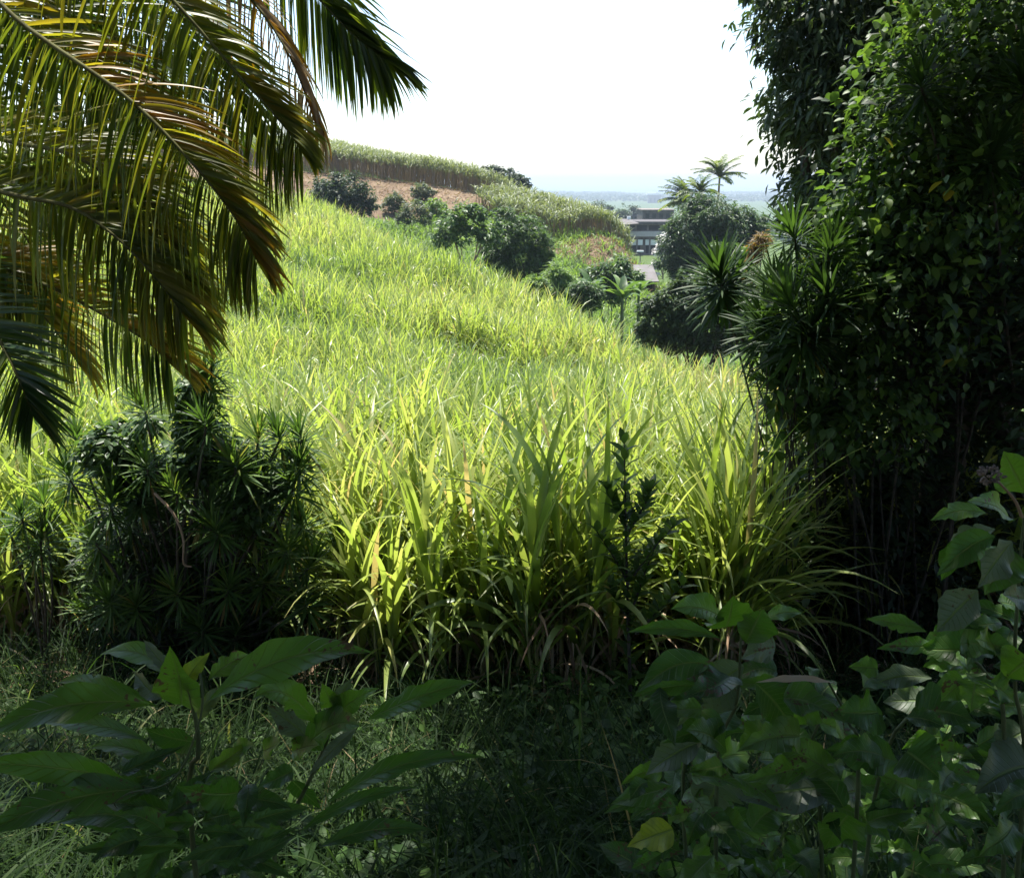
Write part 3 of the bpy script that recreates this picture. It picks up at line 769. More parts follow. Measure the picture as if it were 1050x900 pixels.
Y2 = 225.0
g2 = gz(wx(670, Y2), Y2)
o = empty('concrete_building', (wx(672, Y2), Y2, g2), 'dark unfinished flat roofed building rising behind the grey house', 'building')
w = MB(); box(w, (wx(658, Y2), Y2, g2 - .5), (wx(690, Y2), Y2 + 10, wz(216, Y2))); w.build('wall', M['dark_wall'], o, smooth_shade=False)
w = MB(); box(w, (wx(657.3, Y2), Y2 - .4, wz(216, Y2)), (wx(691, Y2), Y2 + 10.4, wz(215, Y2))); w.build('roof', M['concrete'], o, smooth_shade=False)
for a in (661, 668, 675, 682):
    w = MB(); box(w, (wx(a, Y2), Y2 - .05, wz(224, Y2)), (wx(a + 4, Y2), Y2 + .1, wz(219, Y2))); w.build('window', M['opening'], o, smooth_shade=False)

Y3 = 2340.0
g3 = gz(wx(668, Y3), Y3)
o = empty('white_building', (wx(668, Y3), Y3, g3), 'pale flat topped building far away above the plain, left of the windswept palm', 'building')
w = MB(); box(w, (wx(663.5, Y3), Y3, g3 - 1), (wx(676, Y3), Y3 + 18, wz(200, Y3))); w.build('wall', M['concrete'], o, smooth_shade=False)
w = MB(); box(w, (wx(662, Y3), Y3 - 1.5, wz(200, Y3)), (wx(677, Y3), Y3 + 19.5, wz(198.2, Y3))); w.build('roof', M['white'], o, smooth_shade=False)
for a in (665, 669, 673):
    w = MB(); box(w, (wx(a, Y3), Y3 - .3, wz(207, Y3)), (wx(a + 1.6, Y3), Y3 + .5, wz(203, Y3))); w.build('window', M['opening'], o, smooth_shade=False)
# white tower on the plain
Y4 = 1500.0
p = at(577.5, 213, Y4); p[2] = gz(p[0], Y4)
o = empty('white_tower', p, 'tiny white tower standing before the coastal woodland', 'tower')
h4 = at(577.5, 203, Y4)[2] - p[2]
w = MB(); tube(w, [p - [0, 0, 1], p + [0, 0, h4 * .8]], [2.3, 1.9], 10); w.build('wall', M['white'], o)
w = MB(); tube(w, [p + [0, 0, h4 * .8], p + [0, 0, h4 * .86], p + [0, 0, h4]], [2.4, 2.3, .1], 10); w.build('roof', M['white'], o)

# shed near the banana plants
Y5 = 78.0
g5 = gz(wx(664, Y5), Y5)
o = empty('shed', (wx(664, Y5), Y5, g5), 'low open shed with pale sheet roof beside the banana plants', 'shed')
w = MB()
V = [(wx(652, Y5), Y5 - 1, wz(288.5, Y5)), (wx(676, Y5), Y5 - 1, wz(288, Y5)), (wx(676, Y5), Y5 + 3, wz(279, Y5) + .3), (wx(655, Y5), Y5 + 3, wz(279, Y5) + .3)]
V += [(a[0], a[1], a[2] + .07) for a in V]
w.add(V, [(3, 2, 1, 0), (4, 5, 6, 7), (0, 1, 5, 4), (1, 2, 6, 5), (2, 3, 7, 6), (3, 0, 4, 7)]); w.build('roof', M['metal_roof'], o, smooth_shade=False)
w = MB(); box(w, (wx(656, Y5), Y5 + 2.6, g5 - .3), (wx(676, Y5), Y5 + 2.8, wz(286, Y5) + .4)); box(w, (wx(671, Y5), Y5 - .6, g5 - .3), (wx(671, Y5) + .15, Y5 + 2.6, wz(289, Y5)))
w.build('wall', M['brown_wall'], o, smooth_shade=False)
for u in (656, 670):
    w = MB(); box(w, (wx(u, Y5), Y5 - .8, g5 - .3), (wx(u, Y5) + .12, Y5 - .68, wz(289, Y5))); w.build('post', M['bark'], o, smooth_shade=False)

# street lamp below the house
p = gp(655.5, 130); p[2] = gz(p[0], 130)
top = at(655, 258.5, 130)
o = empty('street_lamp', p, 'thin street lamp with flat white head below the grey house', 'street lamp')
w = MB(); tube(w, [p, [p[0], 130, top[2]]], [.09, .06], 8); w.build('pole', M['dark_wall'], o)
w = MB(); box(w, (p[0] - .5, 129.8, top[2]), (p[0] + .45, 130.2, top[2] + .22)); w.build('lamp_head', M['white'], o, smooth_shade=False)

# ------------------------------------------------------------------ near coconut palm (left)
crown_c = at(-170, 40, 5.6)
pbase = np.array([crown_c[0] - .5, 5.4, gz(crown_c[0] - .5, 5.4)])
palm = empty('coconut_palm', pbase, 'nearby coconut palm whose long drooping fronds fill the upper left', 'palm tree')
t = MB(); tube(t, curve([pbase - [0, 0, .2], pbase + [-.15, 0, 2], crown_c], 16), np.linspace(.2, .13, 16), 10, wob=.03); t.build('trunk', M['bark_pale'], palm)


def frond(pix, ll, tint, n=130, droop=(.25, .8), right_tint=None, W=.024, fwd=.24, label=None, start=.06, endlen=.6, side_fac=(1, 1), spread=.95, tipt=.02, grav=.48, face=(0, -.8, .6), cap=.78):
    P = np.array([at(u, v, Y) for u, v, Y in pix])
    q = curve(P, n); s = np.linspace(0, 1, n)
    r = MB(); tube(r, q, np.interp(s, [0, .3, 1], [.026, .013, .003]), 6)
    f = r.build('frond', M['rachis'], palm)
    if label: f['label'] = label
    lf = MB()
    tn = np.gradient(q, axis=0); tn /= np.linalg.norm(tn, axis=1)[:, None]
    face = np.asarray(face, float); face /= np.linalg.norm(face)
    for sgn, fac in zip((1, -1), side_fac):
        sd = np.cross(tn, face) * sgn; sd /= np.linalg.norm(sd, axis=1)[:, None] + 1e-6
        dd = tn * (fwd + .5 * s[:, None] ** 2) + sd * spread * (1 - .45 * s[:, None] ** 3) + face * U(-.1, .35, n)[:, None] + np.array([0, 0, -grav]) + rng.normal(size=(n, 3)) * .06
        dd /= np.linalg.norm(dd, axis=1)[:, None]
        L = ll * fac * np.interp(s, [0, .1, .35, .75, 1], [.5, .85, 1, .85, endlen]) * U(.88, 1.1, n)
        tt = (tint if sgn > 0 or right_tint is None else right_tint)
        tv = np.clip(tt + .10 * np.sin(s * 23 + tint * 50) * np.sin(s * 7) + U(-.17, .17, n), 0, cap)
        k = s > start; m_ = int(k.sum())
        strips(lf, q[k], np.arctan2(dd[k, 1], dd[k, 0]), np.arcsin(np.clip(dd[k, 2], -1, 1)), L[k], (W * U(.8, 1.1, n))[k], U(droop[0], droop[1], n)[k], 8, 'leaflet', tv[k], 3, .35, U(.35, 1.35, m_) * np.where(U(0, 1, m_) < .85, 1, -1), 1.1, tip_tint=tipt)
    lf.build('foliage', M['palm'], f, origin=world_loc(f))
    return f


C0 = (-170, 40, 5.6)
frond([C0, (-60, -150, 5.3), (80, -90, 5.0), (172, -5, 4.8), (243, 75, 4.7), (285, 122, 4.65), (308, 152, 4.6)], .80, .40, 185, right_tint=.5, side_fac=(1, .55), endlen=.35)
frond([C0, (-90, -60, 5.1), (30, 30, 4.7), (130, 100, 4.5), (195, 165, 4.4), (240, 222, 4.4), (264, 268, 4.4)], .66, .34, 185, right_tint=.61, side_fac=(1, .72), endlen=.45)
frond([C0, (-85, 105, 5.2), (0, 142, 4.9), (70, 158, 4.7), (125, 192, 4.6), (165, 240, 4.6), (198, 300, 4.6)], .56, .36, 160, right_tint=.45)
frond([C0, (-90, 160, 4.9), (0, 196, 4.6), (70, 212, 4.5), (115, 240, 4.45), (155, 280, 4.4), (188, 322, 4.4)], .55, .34, 150, right_tint=.48)
frond([C0, (40, -220, 6.4), (200, -150, 6.6), (280, -60, 6.7), (328, 0, 6.7), (362, 36, 6.7), (392, 60, 6.7)], .76, .2, 170, W=.03, endlen=.55, grav=.35, fwd=.75)
frond([C0, (-100, 200, 4.9), (-40, 290, 4.5), (0, 350, 4.3), (20, 390, 4.2), (34, 425, 4.2)], .40, .02, 95, droop=(.0, .3), grav=.15, fwd=.6)
frond([C0, (-100, 170, 5.2), (-10, 265, 5.0), (60, 298, 4.9), (115, 328, 4.85), (150, 350, 4.8), (172, 370, 4.8)], .50, .14, 115, right_tint=.6)
frond([C0, (-120, -40, 5.6), (-30, -20, 5.4), (50, 20, 5.3), (110, 70, 5.2), (150, 130, 5.2)], .75, .14, 110)
frond([C0, (-100, -120, 6.0), (0, -100, 6.0), (90, -60, 6.0), (160, 0, 6.0), (200, 70, 6.0)], .85, .26, 110)
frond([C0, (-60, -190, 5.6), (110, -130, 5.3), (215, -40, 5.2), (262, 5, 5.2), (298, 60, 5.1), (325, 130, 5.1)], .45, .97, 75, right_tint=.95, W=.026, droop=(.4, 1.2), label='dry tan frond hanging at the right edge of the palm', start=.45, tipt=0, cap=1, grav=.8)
frond([C0, (-110, 130, 5.6), (-60, 240, 5.5), (0, 290, 5.5), (45, 325, 5.5), (80, 372, 5.5)], .5, .4, 95, right_tint=.62)
frond([C0, (-100, -60, 6.6), (0, -50, 6.6), (90, -20, 6.6), (160, 40, 6.6), (215, 110, 6.6)], .85, .2, 110)
frond([C0, (-60, -100, 5.8), (60, -70, 5.7), (150, -20, 5.6), (215, 55, 5.5), (255, 130, 5.5)], .75, .16, 120)
frond([C0, (-150, 100, 5.2), (-120, 180, 5.0), (-60, 250, 4.9), (0, 270, 4.9), (30, 300, 4.9)], .55, .4, 90, right_tint=.6)
frond([C0, (-130, 20, 6.2), (-30, 40, 6.2), (60, 75, 6.2), (115, 130, 6.2), (150, 190, 6.2)], .75, .3, 120)
frond([C0, (-140, -20, 6.4), (-60, 20, 6.4), (0, 80, 6.4), (50, 150, 6.4), (75, 220, 6.4)], .75, .16, 130)
frond([C0, (-150, 60, 6.0), (-90, 120, 6.0), (-20, 180, 6.0), (30, 250, 6.0), (50, 310, 6.0)], .7, .28, 130)
frond([C0, (-130, -80, 6.2), (-50, -60, 6.2), (20, -20, 6.2), (70, 40, 6.2), (105, 110, 6.2)], .75, .12, 130)
frond([C0, (-260, -60, 6.3), (-380, -40, 6.8), (-470, 60, 7.2)], .7, .3, 70)
frond([C0, (-240, -120, 5.0), (-280, -200, 4.2), (-260, -200, 3.4)], .7, .3, 70)


# ------------------------------------------------------------------ spiky dracaena shrubs
def rosette_mesh(seed_tint, n=88, L=.27, W=.024, up=1.0):
    mb = MB(); n = int(n * U(.6, 1.1)); L = L * U(.85, 1.15); dead = 0 if up == 0 else int(U(2, 9)); bmax = U(.25, .75)
    f = np.linspace(0, 1, n)
    az = np.arange(n) * 2.399 + U(-.2, .2, n)
    el = np.interp(f, [0, .5, 1], [-.75, .35, 1.35]) + U(-.12, .12, n)
    p0 = np.stack([np.zeros(n), np.zeros(n), (f - .6) * .16], -1)
    tint = np.clip(seed_tint + U(-.2, .2, n) + .15 * f, 0, .92)
    tint[:dead] = U(.85, 1, dead); el[:dead] -= U(.2, .8, dead)
    strips(mb, p0, az, el, L * U(.8, 1.1, n), W, U(.05, bmax, n), 5, 'lance', tint, 3, .35, U(-.2, .2, n))
    me = mb.mesh('rosette'); me.materials.append(M['dracaena'])
    return me


ROS = [rosette_mesh(.25 + .08 * i) for i in range(6)]
ROSB = [rosette_mesh(.0, 120, .46, .034, 0), rosette_mesh(.05, 110, .44, .034, 0)] + [rosette_mesh(.08 + .08 * i, 90, .42, .034) for i in range(2)]


def dracaena(label, base, spots, size, meshes, group, rstem=.05, straight=None):
    base = np.asarray(base, float)
    o = empty('dracaena_shrub', base, label, 'shrub', group)
    st = MB()
    tips = [at(u, v, Y) for (u, v, Y, *_r) in spots]
    nb = max(1, len(tips) // 7)
    hubs = []
    for i in range(nb):
        h = base + np.array([U(-.2, .2), U(-.1, .3), U(.3, .7)]); hubs.append(h)
        tube(st, curve([base - [U(-.1, .1), U(-.1, .1), .1], (base + h) / 2 + U(-.08, .08, 3), h], 6), np.linspace(rstem, rstem * .7, 6), 7, wob=.1)
    for i, (tip, sp) in enumerate(zip(tips, spots)):
        h = min(hubs, key=lambda q: np.linalg.norm(q - tip) + U(0, .3))
        mid = (h + tip) / 2 + np.array([U(-.08, .08), U(-.08, .08), -.12])
        c = curve([h, mid, tip], 8)
        tube(st, c, np.linspace(rstem * .36, .010, 8), 6)
        r = bpy.data.objects.new('rosette', meshes[i % len(meshes)]); COL.objects.link(r)
        r.parent = o; r.location = tip - base
        d = c[-1] - c[-3]; d /= np.linalg.norm(d)
        ax = d * .6 + np.array([0, -.25, .6]); ax /= np.linalg.norm(ax)
        r.rotation_euler = (math.asin(-ax[1]) + U(-.15, .15), math.asin(ax[0]) + U(-.15, .15), U(0, 6.28))
        s = size * (sp[3] if len(sp) > 3 else 1.0) * U(.85, 1.12); r.scale = (s, s, s)
    st.build('stem', M['bark'], o)
    return o


def Z5(x, y): return x * .3777, 360 + y * .3777


spots = [(210, 245), (190, 350), (590, 495, -.3), (575, 40), (568, 80), (556, 115), (548, 160), (560, 200), (395, 165), (400, 320, -.2), (480, 385, -.3), (700, 250), (760, 240, .1), (820, 240), (812, 320), (796, 375),
         (700, 360), (820, 475), (840, 585), (830, 690), (740, 720), (620, 650), (260, 520), (270, 600), (310, 570), (330, 660),
         (300, 690), (650, 545), (690, 490), (480, 660), (420, 600), (560, 600), (720, 630), (780, 545), (370, 700), (450, 740),
         (550, 760), (640, 770), (700, 790), (250, 710), (330, 770), (420, 800), (500, 560), (350, 470), (300, 420), (600, 400), (540, 300), (640, 310), (460, 470), (560, 440), (380, 400)]
sp = []
for s_ in spots:
    u, v = Z5(s_[0], s_[1]); sp.append((u, v, 6.95 + (s_[2] if len(s_) > 2 else U(-.25, .3))))
bx = at(195, 660, 7.2)
dracaena('large dark spiky shrub of many leaf rosettes in front of the cane at left', (bx[0], 7.2, gz(bx[0], 7.2)), sp, 1.0, ROS, 'spiky rosette shrubs', .055)
sp = [(*Z5(60, 455), 6.6), (*Z5(120, 425), 6.7), (*Z5(110, 515), 6.6), (*Z5(30, 500), 6.7), (*Z5(95, 560), 6.7)]
bx = at(42, 690, 6.7)
dracaena('thin spiky plant with few rosettes on bare stems at the far left edge', (bx[0], 6.7, gz(bx[0], 6.7)), sp, .85, ROS, 'spiky rosette shrubs', .03)
sp = [(*Z5(920, 500), 7.4), (*Z5(905, 540), 7.4, .8)]
bx = at(340, 640, 7.4)
dracaena('single small spiky rosette plant right of the large spiky shrub', (bx[0], 7.4, gz(bx[0], 7.4)), sp, .9, ROS, 'spiky rosette shrubs', .02)
sp = [(740, 292, 8.4, 1.25), (746, 300, 8.55, 1.1), (792, 300, 7.6), (815, 245, 7.6, .9), (785, 340, 7.4, 1.1), (800, 372, 7.2), (850, 260, 6.9, .8), (795, 400, 7.2, .8), (828, 345, 6.8), (850, 305, 6.7), (835, 430, 7.0, .8), (815, 320, 7.0)]
bx = at(850, 640, 8.3)
dracaena('spiky shrub pushing long strap leaved rosettes out of the right thicket', (bx[0], 8.3, gz(bx[0], 8.3)), sp, 1.0, ROSB, 'spiky rosette shrubs', .028)
sp = [(1015, 160, 6.5, 1.0), (945, 90, 6.7, .9), (1050, 95, 6.5)]
bx = at(1075, 640, 8.2)
dracaena('tall spiky plant with pale strap leaves high in the right thicket', (bx[0], 8.2, gz(bx[0], 8.2)), sp, .95, ROSB, 'spiky rosette shrubs', .05)

# creeper on the left shrub
mb = MB()
cb = pb(7.0, (198, 425, 16), (196, 400, 13), (205, 448, 20), (118, 455, 22), (128, 480, 22), (150, 500, 24), (230, 470, 20), (262, 495, 22), (255, 520, 22), (100, 470, 14), (150, 440, 10), (190, 480, 22), (280, 500, 14))
crown(mb, cb, 420, 16, .085, .048, rc=.5, tint=(.15, .85), shell=.6, prof='broad', segs=3)
o = empty('creeper_vine', at(190, 660, 7.0) * [1, 1, 0] + [0, 0, gz(at(190, 660, 7.0)[0], 7.0)], 'small leaved creeper draped over the top of the large spiky shrub', 'creeper')
mb.build('foliage', M['tree_mid'], o)
mb = MB()
o0 = np.array(o.location)
for (c, r) in cb[:9]:
    tube(mb, curve([o0 + U(-.1, .1, 3) * [1, 1, 0], (o0 + c) / 2 + U(-.15, .15, 3), c], 8), np.linspace(.014, .005, 8), 5)
mb.build('stem', M['bark'], o)
# bare pale curved stem
mb = MB(); P = [at(*Z5(420, 385), 6.55), at(*Z5(470, 440), 6.5), at(*Z5(498, 510), 6.5), at(*Z5(498, 575), 6.5), at(*Z5(520, 585), 6.5)]
tube(mb, curve(P, 14), np.linspace(.012, .008, 14), 6)
o = mb.build('bare_stem', M['bark_pale'], origin=P[0]); tag(o, 'bare pale hooked stem hanging in front of the large spiky shrub', 'stem')
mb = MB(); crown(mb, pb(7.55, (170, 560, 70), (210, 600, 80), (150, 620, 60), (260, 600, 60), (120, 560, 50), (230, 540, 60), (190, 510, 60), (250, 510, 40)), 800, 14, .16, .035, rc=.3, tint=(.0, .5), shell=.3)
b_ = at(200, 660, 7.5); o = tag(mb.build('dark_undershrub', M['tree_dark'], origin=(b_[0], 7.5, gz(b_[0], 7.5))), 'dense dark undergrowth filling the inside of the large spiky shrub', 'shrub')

# ------------------------------------------------------------------ right thicket
tree('tall_tree', 'tall dark evergreen tree with drooping pointed leaves against the white sky', 'tree', gp(905, 13.5), 4.5, .22,
     [(c + [.26, 0, 0], q) for c, q in pb(13, (822, 28, 50), (862, -40, 90), (850, 92, 70), (838, 150, 62), (832, 205, 45), (885, 60, 110, .6), (895, 180, 90, .6), (800, 8, 36), (965, 40, 120, 1), (935, -80, 120, .5), (812, 110, 44), (880, 250, 60), (960, 200, 110, 1), (1040, 60, 120, 1), (800, 60, 30), (845, 250, 36))],
     2500, 18, .19, .055, 'tree_dark', rc=.22, tint=(.1, .9), shell=.55, el=(-1.2, .2), segs=3)

vb = pb(7.6, (985, 75, 85), (935, 135, 56), (1015, 130, 110), (940, 205, 74), (885, 275, 50), (852, 335, 70), (922, 325, 100), (1002, 265, 110), (1065, 5, 120), (1085, 200, 140),
        (832, 405, 40), (882, 430, 72), (960, 430, 100, 1.2), (1042, 425, 110, 1.3), (1002, 560, 95, 1.2), (905, 560, 60), (1070, 560, 100, 1.2), (1100, 420, 120, 1.2), (980, 330, 100, 1), (1040, 480, 110, 1.4), (1050, 440, 60, -.2), (1035, 380, 55, -.1), (1060, 520, 50, .1), (1160, 330, 110, -1.2), (1170, 470, 110, -1.4), (1170, 600, 110, -1.5), (930, 480, 60), (1120, 300, 120), (960, 520, 70, .4), (1030, 540, 80, .5), (1000, 600, 60, .3), (1060, 620, 60, .3), (940, 610, 50, .2), (905, 480, 45, -.1))  # the nearer blobs beyond the right edge are added to block light
# unseen canopy blobs added overhead to shade the foreground
over = []
for X in (-3.2, -1.6, -.2, 1.2, 2.6, 4.0, 5.2):
    for Y in (1.0, 2.6, 4.2, 5.8, 7.1):
        if (X < -1 and Y > 4) or (X > 3 and Y < 3): continue
        over.append((np.array([X + U(-.4, .4), Y + U(-.4, .4), .2 * Y + 1.9 + U(0, .6)]), U(.75, 1.05)))
rear_shade = []  # unseen leaf masses added behind and beside the camera to cut sky light
for X in (-5, -3.2, -1.4, .4, 2.2, 4.2):
    for Y, zz in ((.6, 3.0), (-1.4, 3.2), (-3.4, 2.6), (-4.6, 1.0), (-5.0, -.4)):
        rear_shade.append((np.array([X + U(-.4, .4), Y + U(-.4, .4), zz + U(-.2, .5)]), U(.9, 1.15)))
for Y in (-2.5, -.5, 1.2):
    for zz in (-.5, 1.2, 2.6):
        rear_shade.append((np.array([-4.2, Y, zz]), 1.0)); rear_shade.append((np.array([5.4, Y, zz]), .9))
base = gp(985, 7.9)
o = empty('vine_covered_tree', base, 'big shadowy tree smothered in climbing vine along the right side', 'tree')
t = MB(); fork = base + [0.1, 0, 3.2]
limbs(t, base - [0, 0, .2], fork, [c + [0, .25, 0] for c, r in vb if c[2] > -3], .2, 8)
hi = np.array([4.9, 8.2, 4.0])
tube(t, curve([fork, (fork + hi) / 2 + [.1, 0, 0], hi], 10), np.linspace(.17, .12, 10), 8)
for c_, r_ in over[::3] + rear_shade[::4]:  # limbs reaching out to the added canopy
    tube(t, curve([hi, (hi + c_) / 2 + [0, 0, .9], c_], 10), np.linspace(.08, .02, 10), 6)
for q in ((.5, .2), (-.6, .3), (-1.0, -.1)):
    tube(t, curve([base + [q[0], q[1] + .4, -.1], base + [q[0] * .7, q[1], 1.6], fork + [q[0] * .3, 0, .3]], 8), np.linspace(.08, .04, 8), 6)
t.build('trunk', M['bark'], o)
c = MB()
crown(c, vb, 2300, 15, .13, .06, rc=.34, tint=(.0, .6), shell=.35, segs=2)
c.build('crown', M['tree_dark'], o)
c = MB()
crown(c, over, 3300, 16, .17, .085, rc=.4, tint=(.0, .8), shell=.25, segs=2, prof='broad')
crown(c, rear_shade, 2600, 14, .24, .13, rc=.45, tint=(.0, .8), shell=.2, segs=2, prof='broad')
c.build('unseen_shade_canopy', M['tree_dark'], o)  # added out-of-view foliage that darkens the foreground
# climbing vine: leaves on the outer, camera-facing skin
o = empty('climbing_vine', base + [-.4, -.6, 0], 'bright heart leaved vine climbing over the tree on the right', 'vine')
mb = MB()
skin = pb(7.25, (985, 75, 80), (930, 135, 58), (1015, 130, 105), (932, 215, 74), (872, 285, 50), (852, 335, 60), (922, 320, 90), (985, 215, 75), (1075, 5, 100), (1040, 150, 75), (890, 235, 40), (850, 400, 60), (900, 420, 60), (820, 370, 40))
crown(mb, skin, 700, 10, .07, .046, rc=.3, tint=(.1, .7), shell=.75, segs=3, prof='broad', el=(-1.2, .5), bend=.6, wild=.5)
crown(mb, skin, 560, 9, .105, .07, rc=.34, tint=(.15, .85), shell=.8, segs=4, prof='broad', el=(-1.2, .5), bend=.6, wild=.4)
# hanging curtain of dark vine leaves at left edge of the thicket
k = 260
uu = U(780, 830, k); vv = U(385, 640, k)
pp = np.array([at(a, b, 7.0 + U(-.2, .2)) for a, b in zip(uu, vv)])
k2 = rng.random(k) < np.interp(uu, [780, 800, 830], [.25, .55, .8])
pp = pp[k2]
strips(mb, pp, U(0, 6.28, len(pp)), U(-1.3, -.2, len(pp)), U(.07, .15, len(pp)), U(.06, .11, len(pp)), .4, 4, 'broad', U(.1, .6, len(pp)), 3, .2, U(-.8, .8, len(pp)))
for (u, v) in ((550, 368), (905, 140), (966, 186), (975, 195)):
    pp = at(u if u > 700 else 977, v, 6.5)[None]
    strips(mb, pp, U(0, 6.28, 1), [-.6], [.12], [.08], .4, 4, 'broad', [1.0], 3, .2, [0.1])
mb.build('foliage', M['vine'], o)
mb = MB()
for (c_, r_) in skin:
    b0 = np.array(o.location) + [U(-.4, .4), 0, 0]
    tube(mb, curve([b0, (b0 + c_) / 2 + U(-.2, .2, 3), c_], 8), np.linspace(.016, .006, 8), 5)
for i in range(8):
    a_ = at(U(785, 825), 380 + U(-20, 20), 7.0); b_ = a_ + [U(-.1, .1), 0, -2.0]
    tube(mb, curve([a_, (a_ + b_) / 2 + U(-.1, .1, 3), b_], 8), .005, 4)
mb.build('stem', M['bark'], o)
# tall twiggy growth in the gap at the foot of the thicket
mb = MB()
gbk = pb(7.9, (850, 470, 40), (870, 540, 50), (840, 590, 40), (900, 600, 50), (820, 560, 26), (930, 560, 50), (960, 610, 60))
crown(mb, gbk, 620, 13, .10, .055, rc=.5, tint=(0, .7), shell=.2, prof='broad')
for i in range(12):
    u = U(800, 1000); p = gp(u, U(7.2, 8.4)); h = U(1.4, 2.8)
    tube(mb, curve([p, p + [U(-.1, .1), 0, h * .5], p + [U(-.3, .3), U(-.2, .2), h]], 6), np.linspace(.014, .005, 6), 5, .1)
b_ = gp(880, 7.9)
tag(mb.build('thicket', M['tree_dark'], origin=b_), 'dark see through tangle of thin stems at the foot of the right trees', 'thicket')

# ------------------------------------------------------------------ glossy sapling
sap = at(652, 690, 6.0); sap[2] = gz(sap[0], 6.0)
o = empty('glossy_sapling', sap, 'slim dark sapling with tiers of glossy paired leaves before the cane', 'sapling')
topp = at(640, 455, 6.0)
st = MB(); lf = MB()


def shoot(a, b, rad, n, L, W):
    c = curve([a, (np.asarray(a) + b) / 2 + U(-.03, .03, 3), b], n)
    tube(st, c, np.linspace(rad, .004, n), 6)
    k = np.arange(int(n * .12), n)
    for rep in range(2):
        az = k * 1.57 + rep * 3.14 + U(-.4, .4, len(k))
        strips(lf, c[k], az, U(.45, 1.15, len(k)), L * U(.75, 1.15, len(k)), W, U(.1, .6, len(k)), 4, 'broad', U(.1, .6, len(k)), 3, .3, U(-.4, .4, len(k)))


shoot(sap, topp, .018, 42, .15, .06)
for (u, v, u0, v0) in ((690, 540, 650, 590), (612, 545, 645, 600), (672, 560, 650, 620), (625, 600, 650, 640), (700, 600, 652, 650), (668, 500, 645, 545), (622, 500, 642, 540)):
    shoot(at(u0, v0, 6.0), at(u, v, 6.0 + U(-.2, .2)), .01, 16, .14, .055)
st.build('stem', M['bark'], o); lf.build('foliage', M['vine'], o)

# ------------------------------------------------------------------ near ground cover
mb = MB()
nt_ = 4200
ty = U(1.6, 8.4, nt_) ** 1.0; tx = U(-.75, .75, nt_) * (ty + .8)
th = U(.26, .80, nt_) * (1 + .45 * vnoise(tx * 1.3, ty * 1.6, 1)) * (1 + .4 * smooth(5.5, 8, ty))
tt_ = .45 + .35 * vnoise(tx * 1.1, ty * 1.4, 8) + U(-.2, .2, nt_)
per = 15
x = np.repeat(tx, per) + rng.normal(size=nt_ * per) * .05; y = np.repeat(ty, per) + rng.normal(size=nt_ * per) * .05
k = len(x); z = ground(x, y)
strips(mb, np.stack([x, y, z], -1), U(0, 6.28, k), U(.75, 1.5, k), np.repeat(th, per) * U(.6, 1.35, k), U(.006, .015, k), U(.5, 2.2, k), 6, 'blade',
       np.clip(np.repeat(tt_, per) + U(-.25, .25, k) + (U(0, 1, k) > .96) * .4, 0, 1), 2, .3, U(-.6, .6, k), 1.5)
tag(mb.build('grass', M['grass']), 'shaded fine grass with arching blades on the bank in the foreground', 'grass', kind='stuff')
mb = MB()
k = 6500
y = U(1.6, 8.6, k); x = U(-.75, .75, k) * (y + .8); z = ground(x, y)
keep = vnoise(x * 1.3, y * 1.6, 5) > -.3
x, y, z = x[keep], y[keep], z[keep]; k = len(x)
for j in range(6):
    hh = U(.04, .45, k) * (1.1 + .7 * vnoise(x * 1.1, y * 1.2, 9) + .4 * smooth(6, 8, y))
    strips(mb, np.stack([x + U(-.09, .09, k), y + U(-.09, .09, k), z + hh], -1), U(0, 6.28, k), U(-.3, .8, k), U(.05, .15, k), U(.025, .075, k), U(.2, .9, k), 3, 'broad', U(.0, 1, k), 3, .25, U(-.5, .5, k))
tag(mb.build('weeds', M['weed']), 'low broad leaved weeds growing through the foreground grass', 'weeds', kind='stuff')


